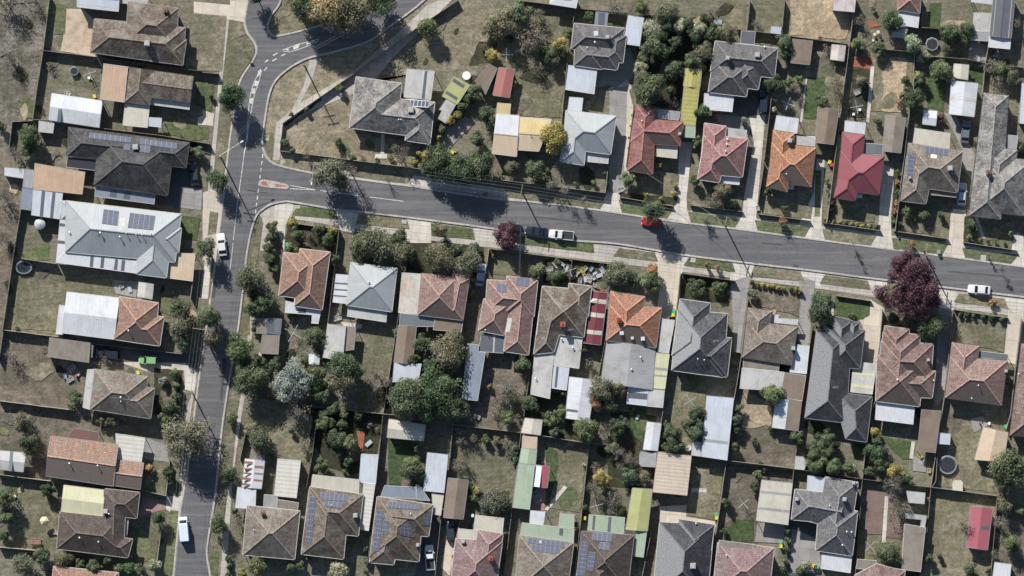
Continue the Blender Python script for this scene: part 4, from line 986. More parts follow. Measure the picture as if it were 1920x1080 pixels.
# painted road markings
MK = plain('road_paint', (.62, .61, .58), .7, 0, .3)
def mark(*ss, name='road_marking', mat=None):
    for s in ss:
        poly = PP('a1', s); poly = poly if area(poly) > 0 else poly[::-1]
        GN['mark'] = GN.get('mark', 0) + 1; me = MB(); me.face([(x, y, GLAY['mark'] + GN['mark'] * .0003) for x, y in poly]); struct(me.build(name, mat or MK))
def mline(s, wd=.14, dash=None):
    pts = PP('a1', s)
    if dash is None: GN['mark'] = GN.get('mark', 0) + 1; struct(strip(pts, wd, GLAY['mark'] + GN['mark'] * .0003).build('road_marking', MK)); return
    on_, gap = dash; d = 0; a, b = pts[0], pts[-1]; l = math.hypot(b[0] - a[0], b[1] - a[1])
    while d < l:
        u0, u1 = d / l, min(1, (d + on_) / l); q = [(a[0] + (b[0] - a[0]) * u, a[1] + (b[1] - a[1]) * u) for u in (u0, u1)]
        GN['mark'] += 1; struct(strip(q, wd, GLAY['mark'] + GN['mark'] * .0003).build('road_marking', MK)); d += on_ + gap
mline('b1:392,465 345,560 322,640 314,700 300,880 288,1010'); mline('b1:397,480 380,550 350,640 330,740 312,820 300,960')
mark('b1:375,480 395,468 395,495 370,520', 'b1:355,545 378,548 370,580 345,578', 'b1:338,595 358,598 350,632 330,630', 'b1:320,662 342,664 334,700 316,698')
mline('b1:540,338 640,300 785,265'); mline('b1:545,345 590,352 700,315 785,275'); mark('b1:548,333 585,325 580,345', 'b1:610,310 655,298 650,322 615,335', 'b1:700,292 760,272 750,286 700,303')
for s in ('b1:475,375 505,358', 'b1:530,378 558,364', 'b1:420,422 442,404', 'b1:470,412 500,396', 'b1:415,478 435,455'): mline(s, .22)
mline('b2:298,20 282,130 262,280 236,460 207,720', .13); mline('b2:206,740 190,880 170,1005', .12)
mline('b1:282,1010 276,1080', .13)
mline('b2:407,140 396,240 372,400 355,550', .2, (.75, .65))
mline('b2:795,386 838,392'); mline('b2:915,402 1050,419'); mline('b2:1128,430 1355,459')
mline('b2:590,352 760,381'); mline('b2:590,374 760,383'); mline('b1:405,1040 405,1060', .2)
mark('b2:380,322 395,313 420,312 500,326 570,344 583,356 578,372 560,376 470,368 400,360 382,348', name='traffic_island', mat=KM)
mark('b2:392,325 430,322 440,356 402,352', 'b2:492,340 560,352 570,362 495,362', name='island_paint', mat=plain('red_island_paint', (.40, .15, .13), .8, 0, .25))
mark('b1:415,912 447,912 447,950 415,948', 'b2:625,484 658,484 658,508 625,508', name='service_pit_lid', mat=plain('pit_lid', (.36, .42, .24)))
mark('e2:1148,820 1184,822 1182,862 1146,860', 'd2:558,838 592,842 590,872 556,868', 'b2:1345,582 1378,586 1376,612 1343,608', name='service_pit_lid', mat=plain('concrete_lid', (.42, .40, .36)))

# ------------------------------------------------------------------ houses
house('brown tiled house by the tan concrete yard', 'a1', 'brown', 'g', ['636,125 1250,186 1235,440 608,352', '865,10 1202,55 1190,330 842,290', '1040,262 1258,268 1232,438 1010,412'], items=[('chimney', 1115, 68, 1.1), ('cooler', 995, 293)])
house('tan and brown gable roofed house', 'a1', 'brown', 'd', ['862,452 1303,515 1283,690 848,636|g=1', '860,456 1045,476 1012,710 838,688|g=0|p=.40'],
      extra=[('roof', 'tan', 3.3, '700,430 864,452 838,690 675,668'), ('verandah_roof', 'dirtyw', 2.3, '1020,656 1283,692 1278,740 1015,705'), ('patio_roof', 'cream', 2.35, '845,700 1010,715 995,862 828,845'), ('awning', 'bluew', 2.2, '1003,792 1092,798 1088,860 1000,850')], p=.33)
house('charcoal tiled house with long solar rows', 'a2', 'char', 'd', ['460,-42 1278,62 1255,232 452,150', '668,-12 1178,50 1130,420 632,347'],
      extra=[('awning', 'black', 2.5, '455,160 652,178 640,250 448,228'), ('patio_roof', 'bgrey', 2.3, '646,358 1048,412 1040,478 638,425', dict(strips=['745,384 790,390 785,432 740,426', '840,395 882,400 876,446 834,440']))],
      panels=[('604,-8 884,26 880,64 600,32', 8, 2), ('842,68 880,72 875,118 836,110', 1, 2), ('948,33 1195,66 1190,106 946,72', 7, 2), ('948,76 1016,84 1012,134 944,126', 2, 2)], items=[('cooler', 915, 92, 1.0)])
house('big silver metal roofed house', 'a2', 'silver', 'w', ['442,455 1222,545 1180,870 440,800', '952,560 1168,600 1122,976 918,950', '1030,620 1224,640 1205,806 1010,785', '412,455 560,470 520,600 412,580|e=2.7'],
      extra=[('verandah_roof', 'white', 2.65, '442,800 930,862 918,945 375,872', dict(axis=0, strips=['612,828 633,830 627,903 605,900', '684,838 706,840 698,910 676,908', '778,848 798,850 790,923 768,920', '824,854 846,857 838,930 816,927'])),
             ('verandah_roof', 'white', 2.6, '405,583 462,590 440,798 378,868', dict(strips=['402,606 460,612 458,632 400,626', '390,722 442,728 440,748 386,742'])), ('terrace_roof', 'ltan', 2.4, '1142,808 1318,812 1300,998 1125,976')],
      panels=[('697,510 802,524 795,622 688,608', 3, 4), ('875,535 1047,556 1035,652 862,636', 5, 4)], items=[('x', 0, 0, '815,568 850,572 845,626 808,622', 'dirtyw'), ('vent', 650, 648), ('vent', 855, 675), ('vent', 922, 683), ('vent', 962, 687), ('vent', 1022, 677), ('vent', 680, 672, 1.6), ('vent', 812, 700, 1.4), ('vent', 468, 670, 1.5)], p=.43)
house('half white half terracotta roofed house', 'a3', 'terra', 'w', ['803,203 1068,245 1045,532 765,490', '930,318 1106,340 1077,535 890,510'],
      extra=[('extension_roof', 'white', 3.0, '452,172 803,212 768,490 418,446|g=1,3', dict(wall=1)), ('extension_roof', 'white', 2.7, '400,258 446,264 425,458 376,455', dict(wall=1))], items=[('vent', 868, 432, 1.3), ('vent', 652, 352)])
house('weathered fawn hip roofed house', 'a3', 'fawn', 'g', ['640,692 995,742 975,1012 605,965', '860,790 1042,822 1016,1027 840,1000'], extra=[('side_roof', 'dirtyw', 2.6, '590,695 640,692 606,965 558,950')], items=[('vent', 817, 882, 1.4), ('vent', 817, 910)], p=.5)
house('orange gabled house beside the red pergola', 'a4', 'fade', 'g', ['342,135 796,195 765,475 308,405|g=1,3', '690,286 968,318 945,495 680,458|g=1,3'], extra=[('patio_roof', 'corrw', 2.4, '780,118 980,148 955,310 790,292')], items=[('vent', 470, 320, 1.3), ('vent', 662, 335, 1.3)], p=.44)
house('dark brown house with cream patio roof', 'a4', 'dbrown', 'c', ['708,492 942,517 922,692 700,670', '402,648 800,690 865,958 380,897', '700,500 850,520 835,860 690,840', '735,812 895,832 862,958 715,940'],
      extra=[('patio_roof', 'ycream', 2.9, '430,468 706,502 688,682 412,645|g=1,3'), ('porch_roof', 'bgrey', 2.5, '838,695 868,698 855,825 825,820')], items=[('cooler', 712, 645, .8), ('vent', 735, 662, 1.3), ('vent', 538, 822, 1.4), ('vent', 665, 850, 1.2)], p=.43)
house('terracotta roof amid shrubs at south-west edge', 'a4', 'terra', 'w', ['360,1015 800,1060 780,1230 340,1200'])
house('mottled grey tiled corner house', 'b1', 'mottle', 'w', ['1035,518 1342,562 1310,905 990,862', '1030,640 1565,690 1540,935 992,862', '1395,670 1567,690 1533,973 1366,948'],
      extra=[('patio_roof', 'dirtyw', 2.9, '1378,465 1565,482 1540,674 1358,655', dict(strips=['1500,478 1518,480 1498,668 1478,664']))], panels=[('1298,660 1534,680 1524,728 1294,710', 9, 1, 1)], items=[('cooler', 1405, 742, 1.0), ('vent', 1325, 808), ('vent', 1340, 808)], wall=WALLS[1])
house('terracotta house on the southern street corner', 'b2', 'terra', 'w', ['655,778 860,802 806,1192 616,1165', '546,805 790,830 740,1125 512,1095'],
      extra=[('porch_roof', 'white', 2.4, '560,1130 800,1190 780,1285 735,1282 738,1225 555,1210', dict(strips=['645,1182 700,1188 698,1216 642,1212']))])
house('silver pyramid roofed house', 'b2', 'silver', 'w', ['998,872 1312,912 1276,1205 970,1160'], extra=[('patio_roof', 'dirtyw', 2.4, '982,1170 1245,1202 1238,1275 975,1235'), ('carport_roof', 'white', 2.4, '900,950 990,958 966,1150 878,1140', dict(strips=['888,1006 984,1012 983,1022 886,1016', '886,1048 978,1055 977,1064 884,1058', '882,1090 974,1098 973,1106 881,1100'])) ], items=[('vent', 1122, 1005, 1.6)], p=.43)
house('salmon tiled house beside a rusty carport', 'c3', 'salmon', 'g', ['110,46 350,72 385,362 82,325', '325,22 432,84 388,362 250,345'],
      extra=[('carport_roof', 'rusty', 2.5, '-22,40 110,50 82,322 -48,310'), ('patio_roof', 'glass', 2.4, '-35,312 202,345 195,405 -40,402'), ('side_roof', 'bfib', 2.5, '202,340 390,364 378,442 188,426')], p=.5)
house('pink tiled house with five solar panels', 'c3', 'salmon', 'w', ['685,62 895,92 868,340 660,320', '552,88 780,105 750,340 540,310|e=2.72', '530,216 720,240 665,465 492,432', '700,240 868,262 832,597 666,572'],
      extra=[('patio_roof', 'dgrey', 2.4, '512,458 668,470 660,584 495,572', dict(strips=['596,466 606,467 600,578 590,577'], smat='dirtyw')), ('shed_roof', 'bgrey', 2.6, '420,520 495,528 492,574 540,580 488,905 384,895', dict(wall=GUT['g']))],
      panels=[('618,110 686,118 682,174 614,166', 2, 1), ('750,68 838,77 830,134 744,126', 3, 1)], items=[('x', 0, 0, '660,342 722,349 704,442 652,436', 'dirtyw'), ('vent', 540, 428)], p=.5)
house('streaked brown house beside the striped carport', 'c3', 'brown', 'w', ['925,132 1248,160 1205,478 890,440', '1105,112 1258,134 1235,340 1092,325', '905,300 1080,330 1002,578 866,592'],
      extra=[('extension_roof', 'dirtyw', 2.6, '1005,458 1196,480 1172,688 996,664', dict(wall=GUT['w'])), ('extension_roof', 'dirtyw', 2.55, '874,572 1002,578 975,892 845,862', dict(wall=GUT['w'])), ('porch_roof', 'bluew', 2.4, '1003,668 1107,682 1088,835 985,820', dict(strips=['1020,674 1036,676 1022,816 1006,814']))],
      items=[('chimney', 1062, 388, 1.2, BRICKR), ('ant', 1115, 425), ('vent', 1055, 488, 1.5), ('vent', 1132, 548, 1.5), ('vent', 880, 755, 1.2)], p=.5, cap=T['fawn'])
house('orange tiled house with grey extension', 'd3', 'coral', 'g', ['18,165 250,203 235,380 5,350', '8,255 362,277 325,548 -12,498'],
      extra=[('extension_roof', 'grey', 2.62, '-6,500 320,546 300,830 -48,780|g=0,2', dict(wall=1)), ('side_roof', 'dirtyw', 2.5, '364,352 450,362 410,585 332,575'), ('patio_roof', 'ycream', 2.45, '326,582 415,592 385,826 302,820', dict(strips=['318,678 402,686 400,704 316,696', '312,726 396,734 394,746 310,738'], smat='grey')),
             ('patio_roof', 'bluew', 2.35, '135,808 272,824 262,940 125,925', dict(strips=['138,845 268,858 264,898 132,886'])), ('patio_roof', 'dirtyw', 2.3, '276,828 382,834 370,952 264,942')],
      items=[('chimney', 75, 362, 1.1, plain('dark_red_brick', (.2, .04, .035), .8)), ('sky', 93, 448), ('sky', 165, 482, .7), ('sky', 236, 486), ('vent', 222, 612, 1.3), ('vent', 160, 695, 1.6)], p=.5)
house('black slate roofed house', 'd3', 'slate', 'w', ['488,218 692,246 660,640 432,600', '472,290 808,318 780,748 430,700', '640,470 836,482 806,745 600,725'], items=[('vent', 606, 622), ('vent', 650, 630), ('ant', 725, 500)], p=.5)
house('plain brown tiled house with white patios', 'd3', 'fawn', 'd', ['945,276 1110,298 1088,420 932,400', '936,365 1282,405 1242,665 905,612'],
      extra=[('side_roof', 'fib', 2.5, '915,614 1162,638 1150,706 912,682'), ('patio_roof', 'dirtyw', 2.4, '905,684 1190,712 1165,840 890,822'), ('carport_roof', 'white', 2.4, '1276,526 1360,536 1340,724 1226,712'), ('terrace_roof', 'white', 2.3, '1100,322 1152,326 1150,348 1285,358 1280,392 1098,374'), ('deck_roof', 'bfib', 2.35, '1192,716 1336,735 1310,906 1166,880')],
      items=[('cooler', 1252, 552, .7)], p=.43)
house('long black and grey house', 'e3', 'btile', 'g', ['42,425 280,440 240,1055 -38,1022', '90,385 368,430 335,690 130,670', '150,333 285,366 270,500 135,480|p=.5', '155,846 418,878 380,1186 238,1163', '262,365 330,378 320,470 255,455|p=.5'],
      extra=[('patio_roof', 'dirtyw', 2.5, '340,645 446,658 416,862 268,846 285,684 336,690', dict(strips=['284,704 436,722 432,744 282,726', '272,786 424,806 420,830 270,808'], smat='ycream'))], items=[('ant', 165, 812)], p=.44, cap=T['slate'])
house('stepped red-brown tiled house', 'e3', 'redbrn', 'w', ['502,400 668,422 640,640 480,620', '492,440 742,460 720,700 465,690', '480,500 830,522 812,780 455,760', '450,680 845,706 822,887 442,870', '452,600 770,640 737,945 440,908'],
      extra=[('patio_roof', 'white', 2.4, '443,912 702,944 692,1065 435,1032')], items=[('cooler', 795, 630, .5), ('vent', 583, 762, 1.3), ('vent', 832, 768)], p=.5)
house('pink-brown tiled house beside the trampoline lawn', 'e3', 'salmon', 'd', ['955,510 1140,535 1115,740 930,710', '942,605 1330,635 1290,936 908,885'], extra=[('awning', 'glass', 2.4, '1140,570 1334,592 1328,634 1128,612')], items=[('vent', 1130, 802), ('vent', 1090, 890), ('cooler', 1322, 705, .5)], p=.5)
house('brown house cut by the eastern edge', 'e3', 'redbrn', 'd', ['1425,520 1640,540 1590,1150 1345,1140'], items=[('vent', 1408, 725)])
house('yellow and white metal roofed house', 'c1', 'ltan', 'w', ['617,768 770,782 750,1055 587,1035|g=1,3|p=.12', '700,784 985,806 900,1020 690,1005|g=1,3|p=.12'],
      extra=[('porch_roof', 'yel', 2.5, '622,695 712,702 705,778 615,768')], items=[('x', 0, 0, '617,768 770,782 760,922 600,906', 'white'), ('x', 0, 0, '778,794 970,814 938,905 772,892', 'yel'), ('vent', 843, 905)], wall=WALLS[2])
house('dark grey house beside the pale blue garage', 'c1', 'dgreyt', 'w', ['1140,156 1480,190 1450,350 1118,330', '1145,275 1345,300 1330,468 1140,440', '1245,290 1470,315 1430,472 1240,450', '1370,190 1492,240 1470,425 1350,400'],
      extra=[('garage_roof', 'bluew', 2.6, '1102,440 1295,465 1275,635 1080,605', dict(wall=GUT['w']))], items=[('sky', 1288, 225, 1.2), ('cooler', 1365, 250, .7), ('vent', 1280, 285, 1.6), ('vent', 1228, 320)], p=.5)
house('white and blue metal roofed house', 'c1', 'silver', 'w', ['1085,744 1425,784 1386,1042 1062,1000', '1078,860 1226,882 1207,1115 1045,1090'], extra=[('extension_roof', 'white', 2.6, '1108,655 1200,662 1190,752 1096,740', dict(wall=GUT['w'])), ('porch_roof', 'dirtyw', 2.4, '1222,1028 1376,1038 1368,1105 1212,1090')], p=.5)
house('charcoal house behind the yellow-green carport', 'd1', 'dgreyt', 'w', ['725,276 1148,325 1124,525 692,480', '712,400 975,420 935,652 677,622', '860,340 1050,420 1015,605 845,580'],
      extra=[('patio_roof', 'white', 2.5, '650,630 850,650 838,755 645,738'), ('side_roof', 'dgrey', 2.5, '900,208 995,216 985,302 893,292')], items=[('cooler', 808, 392, .7), ('cooler', 1008, 370, .9), ('vent', 1060, 315, 1.6)], p=.5)
house('dark red tiled house with cream awning', 'd1', 'red', 'r', ['190,710 325,730 303,1176 130,1150', '175,795 508,822 488,985 150,960'], extra=[('patio_roof', 'grey', 2.5, '328,736 488,756 478,812 318,796'), ('awning', 'cream', 2.4, '325,978 470,992 465,1070 320,1054')], items=[('cooler', 486, 902, .5), ('vent', 230, 815)], p=.5)
house('pink-red tiled hip roofed house', 'd1', 'pred', 'w', ['652,830 798,852 785,1010 640,990', '645,910 945,935 908,1196 620,1170', '640,1000 800,1040 752,1232 605,1210'], extra=[('patio_roof', 'dirtyw', 2.5, '802,862 938,880 932,932 790,914'), ('porch_roof', 'white', 2.3, '760,1184 892,1198 886,1248 752,1236')], items=[('vent', 808, 940, 1.5), ('vent', 803, 975, 1.5), ('vent', 795, 1022, 1.8)], p=.5)
house('bright orange tiled house', 'd2', 'orange', 'd', ['1115,-22 1262,0 1245,150 1100,130', '1105,60 1405,96 1372,361 1085,322', '1100,150 1250,180 1212,395 1068,360'], extra=[('patio_roof', 'white', 2.5, '1138,-120 1288,-100 1275,0 1120,-20'), ('patio_roof', 'dirtyw', 2.45, '1270,18 1402,30 1395,88 1262,74'), ('porch_roof', 'white', 2.2, '1220,345 1258,350 1250,380 1216,376')], items=[('cooler', 1228, 48, .8), ('vent', 1205, 275)], p=.5)
house('crimson metal roofed house', 'e2', 'crim', 'd', ['215,-10 366,10 345,210 200,190', '203,120 498,156 463,416 175,380', '195,250 340,270 303,455 157,435'], extra=[('patio_roof', 'white', 2.5, '232,-85 372,-70 364,8 226,-8'), ('patio_roof', 'glass', 2.4, '360,65 490,76 483,148 352,138'), ('porch_roof', 'white', 2.2, '315,410 348,412 348,436 313,436')], p=.5)
house('tan tiled house with two solar strips', 'e2', 'fawn', 'g', ['662,65 1028,122 992,400 635,350', '650,150 840,190 780,476 610,456'], extra=[('patio_roof', 'cream', 2.5, '705,-35 942,0 935,106 690,68'), ('verandah_roof', 'bfib', 2.5, '796,372 988,396 982,432 788,412')],
      panels=[('776,86 934,108 928,152 772,130', 5, 1), ('658,142 706,148 690,298 648,292', 1, 5)], items=[('x', 0, 0, '812,138 854,144 850,170 808,165', 'cream'), ('cooler', 940, 235, .9), ('cooler', 672, 298, .4)], p=.5)
house('long mottled grey-brown tiled house', 'e2', 'mottle', 'd', ['1170,-275 1338,-255 1285,580 1070,555', '1180,85 1398,112 1375,290 1150,270', '1150,150 1500,180 1440,555 1120,520'], extra=[('side_roof', 'grey', 2.5, '1300,8 1398,18 1388,108 1290,96')], items=[('chimney', 1195, 262, 1.0)], p=.5)
house('fawn tiled house behind the striped garage', 'b4', 'fawn', 'w', ['298,605 656,642 620,970 270,938'], extra=[('patio_roof', 'grey', 2.5, '415,530 505,536 500,622 410,612'), ('side_roof', 'fib', 2.6, '505,562 648,586 640,642 500,622'), ('porch_roof', 'glass', 2.5, '285,882 460,892 455,948 272,938')], items=[('chimney', 405, 655, .9), ('vent', 345, 770)], p=.5)
house('brown tiled house with long cream verandah', 'b4', 'brown', 'w', ['722,478 1083,530 1050,812 700,770', '718,500 990,560 950,968 664,934'], extra=[('patio_roof', 'cream', 2.6, '742,395 1058,430 1053,520 730,478'), ('verandah_roof', 'corrw', 2.5, '1087,452 1165,460 1120,775 1056,765'), ('carport_roof', 'bluew', 2.5, '1070,255 1186,262 1168,458 1056,448')],
      panels=[('725,544 768,548 730,858 692,852', 2, 8), ('800,516 980,532 974,578 796,564', 6, 2), ('820,570 942,582 938,622 818,608', 4, 2)], items=[('cooler', 1030, 672, .8), ('vent', 870, 602)], p=.5)
house('brown tiled house with five solar arrays', 'b4', 'brown', 'w', ['1180,545 1555,600 1525,815 1150,780', '1178,545 1485,620 1460,985 1128,950', '1155,790 1340,810 1290,1006 1124,990'], extra=[('patio_roof', 'bgrey', 2.5, '1228,470 1440,480 1440,560 1200,545'), ('patio_roof', 'bgrey', 2.55, '1440,460 1478,486 1535,572 1445,566')],
      panels=[('1256,576 1462,598 1456,634 1250,618', 8, 2), ('1178,634 1220,638 1188,915 1148,910', 2, 9), ('1218,700 1258,704 1248,802 1210,798', 2, 3), ('1342,728 1398,734 1420,820 1336,800', 3, 3), ('1500,664 1538,668 1534,742 1494,738', 2, 3)], items=[('cooler', 1452, 872, .6), ('vent', 1405, 660)], p=.5)
house('mauve tiled house with red chimney', 'c4', 'pink', 'w', ['340,828 655,850 605,1205 300,1182', '488,768 660,796 630,1000 470,960'], extra=[('patio_roof', 'cream', 2.55, '472,668 666,690 655,790 462,770'), ('patio_roof', 'cream', 2.5, '358,760 484,772 478,840 350,832')], items=[('chimney', 577, 958, 1.1, BRICKR), ('cooler', 390, 850, .6)], p=.5)
house('green and brown roofed house with solar rows', 'c4', 'fawn', 'c', ['770,806 1138,855 1090,1200 738,1180'], extra=[('extension_roof', 'green', 2.9, '788,720 1140,762 1135,850 775,806', dict(strips=['1042,758 1066,760 1062,808 1038,804'])), ('porch_roof', 'white', 2.6, '845,638 945,646 930,736 838,724'), ('patio_roof', 'green', 2.5, '1045,660 1140,668 1138,755 1035,745')],
      panels=[('828,820 1078,850 1074,890 826,856', 8, 1), ('850,862 1046,888 1034,930 850,908', 6, 1)], items=[('sky', 912, 852, .7)], p=.5)
house('dark brown house under pale green roof', 'c4', 'dbrown', 'g', ['1190,780 1545,806 1500,1180 1150,1140', '1185,900 1480,930 1440,1250 1130,1220'], extra=[('patio_roof', 'green', 2.6, '1240,665 1482,686 1472,795 1232,770', dict(strips=['1268,672 1284,673 1276,772 1260,770', '1372,680 1392,682 1384,785 1364,782']))],
      panels=[('1268,786 1396,796 1390,850 1262,838', 4, 2), ('1312,850 1378,856 1370,905 1308,898', 2, 2), ('1188,845 1236,850 1212,1078 1160,1075', 2, 8), ('1238,915 1285,920 1268,1046 1222,1040', 2, 4)], p=.5)
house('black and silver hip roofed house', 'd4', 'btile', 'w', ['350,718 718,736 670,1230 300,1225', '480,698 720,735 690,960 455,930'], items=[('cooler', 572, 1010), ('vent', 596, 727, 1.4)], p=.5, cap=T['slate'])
house('maroon tiled house at the southern edge', 'd4', 'pink', 'w', ['742,855 1122,892 1085,1230 705,1200', '960,868 1122,892 1100,1080 930,1060'], extra=[('patio_roof', 'fib', 3.3, '750,838 988,868 975,944 745,922')], items=[('vent', 800, 940)], p=.43)
house('light grey tiled house with white garage', 'e4', 'greyt', 'w', ['-105,495 182,528 160,730 -130,700', '100,412 322,450 285,690 60,660', '60,590 320,645 282,946 34,910', '-105,495 130,520 210,640 180,760 -60,700'],
      extra=[('patio_roof', 'bluew', 2.6, '-20,402 105,420 96,518 -26,505'), ('garage_roof', 'white', 2.5, '75,928 278,947 268,1060 70,1030', dict(wall=GUT['w']))], items=[('cooler', -92, 562, .6), ('cooler', 228, 562, .7), ('vent', 245, 782, 1.4), ('vent', 278, 786, 1.4), ('vent', 215, 872, 1.4), ('vent', 128, 605), ('cooler', 292, 455, .5)], p=.5)
house('orange tiled house at the northern edge', 'e1', 'terra', 'g', ['590,-80 750,-60 738,90 588,66'], extra=[('patio_roof', 'white', 2.5, '600,76 735,92 725,188 582,165')])
house('long dark grey metal roofed building', 'e1', 'dgrey', 'g', ['1240,-60 1382,-45 1355,255 1212,240|g=0,2|p=.1'], extra=[('patio_roof', 'white', 2.5, '1206,243 1352,258 1345,332 1198,318'), ('patio_roof', 'dirtyw', 2.5, '1102,85 1224,90 1213,212 1095,206'), ('patio_roof', 'grey', 2.45, '1096,210 1208,216 1198,278 1080,270'), ('patio_roof', 'white', 2.6, '1085,-20 1235,-10 1230,30 1083,12')], group=None)
house('white gable roofed house at north-west edge', 'a1', 'bluew', 'w', ['520,-90 805,-80 797,75 520,45|g=1,3|p=.1'], extra=[('carport_roof', 'dirtyw', 2.4, '810,-40 1005,-20 990,24 808,22')])
house('white roof peeking over the northern edge', 'c1', 'white', 'w', ['985,-60 1170,-40 1152,52 975,24|p=.12'])
house('maroon tiled roof below the clothesline yard', 'e4', 'redbrn', 'w', ['445,1000 560,1030 640,1045 620,1200 290,1200 300,1075|p=.3'], extra=[('patio_roof', 'fib', 2.6, '315,966 445,976 436,1040 308,1030')])

# ------------------------------------------------------------------ sheds, garages, carports
shed('shed', 'white and grey gabled shed', 'shed', 'a1', 'white', '348,628 690,680 668,860 325,808|g=1,3', strips=['396,735 420,738 410,826 386,822'], smat='dgrey', e=2.5)
shed('shed', 'small pinkish garden shed', 'shed', 'a1', 'dirtyw', '262,815 368,828 358,900 258,890', e=2.0)
shed('carport', 'flat orange-tan carport', 'carport', 'a2', 'tan', '235,202 575,262 555,412 222,376', wall=False, e=2.5, gut='c')
shed('carport', 'white and dark striped carport', 'carport', 'a2', 'bluew', '222,380 425,405 405,580 210,552', strips=['283,386 306,389 290,565 267,562', '355,395 376,398 358,574 337,571'], smat='dgrey', wall=False, e=2.5)
shed('lean_to', 'grey flat lean-to', 'shed', 'a2', 'grey', '168,238 232,250 218,372 152,362'); shed('lean_to', 'white crumpled sheet roof', 'shed', 'a2', 'white', '30,228 165,240 158,305 28,285', e=2.0)
shed('lean_to', 'blue-grey flat lean-to', 'shed', 'a2', 'bgrey', '150,368 220,378 208,520 135,510')
shed('shed', 'small pale grey gabled shed', 'shed', 'a3', 'dirtyw', '935,105 1035,118 1025,220 925,200|g=0,2', e=2.0)
shed('shed', 'large weathered grey-brown shed', 'shed', 'a3', 'fib', '335,478 610,515 600,648 320,608', e=2.4); shed('lean_to', 'narrow slatted lean-to', 'shed', 'a3', 'glass', '612,530 630,532 622,612 604,610', wall=False, e=2.1)
shed('pergola', 'dark red framed pergola', 'pergola', 'a4', 'perg', '500,82 665,110 668,172 560,160 450,148', wall=False, e=2.2)
shed('carport', 'cream and blue translucent carport', 'carport', 'a4', 'dirtyw', '-30,232 172,250 155,378 -50,355|g=1,3', wall=False, e=2.4, strips=['68,240 90,242 82,372 60,370'])
shed('shed', 'grey shed with glass end', 'shed', 'b3', 'fib', '368,345 432,352 430,455 362,448'); shed('shed', 'dark low shed', 'shed', 'b3', 'dgrey', '436,345 535,355 524,458 434,448', strips=['490,352 530,356 522,450 482,446'], smat='glass')
shed('shed', 'square grey-brown shed', 'shed', 'b3', 'fib', '402,460 520,464 510,592 386,585', e=2.4)
shed('shed', 'cream flat roofed garage', 'garage', 'b3', 'dirtyw', '842,385 968,402 945,640 810,612', e=2.6); shed('lean_to', 'grey slatted lean-to', 'shed', 'b3', 'fib', '972,402 1035,410 1022,560 952,570', wall=False)
shed('shed', 'small white garden shed', 'shed', 'b3', 'white', '718,590 790,596 784,662 712,656|g=0,2', e=1.9)
shed('shed', 'long brown gabled shed', 'shed', 'b3', 'bfib', '1322,396 1442,404 1415,655 1292,645|g=0,2', p=.3, e=2.4); shed('carport', 'pale blue flat carport', 'carport', 'b3', 'bluew', '1292,648 1478,655 1458,768 1280,780', wall=False)
shed('carport', 'maroon and white striped carport', 'carport', 'c3', 'maroon', '1252,165 1366,178 1318,528 1200,514|g=0,2', strips=['1245,212 1300,218 1296,248 1240,240', '1304,219 1358,224 1354,254 1300,248', '1233,304 1288,312 1284,342 1228,334', '1292,312 1346,318 1342,348 1288,342', '1218,422 1272,430 1268,458 1212,450', '1276,430 1328,434 1324,462 1272,458'], smat='cream', wall=False, e=2.5, p=.16)
shed('shed', 'white gabled garage', 'garage', 'c3', 'white', '1108,745 1285,765 1240,1045 1080,1022|g=0,2', e=2.5, strips=['1088,958 1165,968 1163,985 1086,975'], smat='dgrey')
shed('shed', 'cream and grey gabled shed', 'shed', 'b4', 'cream', '1258,22 1505,60 1490,168 1244,145|g=1,3', e=2.6)
shed('carport', 'long bright white carport', 'carport', 'c4', 'bluew', '148,245 290,260 262,520 120,505', wall=False, e=2.5); shed('carport', 'cream flat carport', 'carport', 'c4', 'cream', '178,525 260,535 240,672 188,664', wall=False, e=2.4)
shed('shed', 'long brown gabled garage', 'garage', 'c4', 'bfib', '290,420 425,436 390,696 258,685|g=0,2', p=.28, e=2.5)
shed('shed', 'pale cream gabled shed', 'shed', 'c4', 'cream', '808,15 925,28 912,130 782,112|g=0,2', e=2.2); shed('shed', 'light tan square shed', 'shed', 'c4', 'ltan', '790,132 892,142 888,222 785,215', e=2.1)
shed('shed', 'small pale green shed', 'shed', 'c4', 'green', '785,218 888,225 878,328 768,315|g=0,2', e=2.3); shed('shed', 'long pale green garage', 'garage', 'c4', 'green', '762,318 875,332 840,632 722,618', e=2.6)
shed('carport', 'half white half crimson carport', 'carport', 'c4', 'crimm', '878,332 975,343 958,485 862,476|g=0,2', strips=['880,334 922,338 906,480 864,475'], smat='white', wall=False, e=2.4)
shed('shed', 'red and white striped garage', 'garage', 'b4', 'white', '285,290 418,302 395,492 264,480|g=0,2', strips=['284,303 340,308 338,325 282,320', '280,345 336,350 334,362 278,357', '275,378 332,384 330,395 273,390', '270,410 328,418 325,436 268,428', '266,450 324,458 322,472 265,466', '352,333 412,338 410,356 350,351', '350,380 408,386 406,398 348,392', '345,425 402,431 400,444 343,438'], smat='rustd', e=2.5)
shed('shed', 'cream corrugated garage', 'garage', 'b4', 'corrw', '505,286 664,298 634,555 480,540', e=2.7); shed('carport', 'white square carport', 'carport', 'b4', 'white', '235,478 362,494 356,632 218,620', wall=False, e=2.4); shed('lean_to', 'tiny grey lean-to', 'shed', 'b4', 'fib', '362,258 418,265 415,298 360,290', e=2.0)
shed('shed', 'brown flat roofed shed', 'shed', 'c1', 'bfib', '565,432 622,462 542,638 470,548', e=2.4); shed('shed', 'red gabled shed', 'shed', 'c1', 'redm', '632,455 736,468 702,658 592,641|g=0,2', e=2.4)
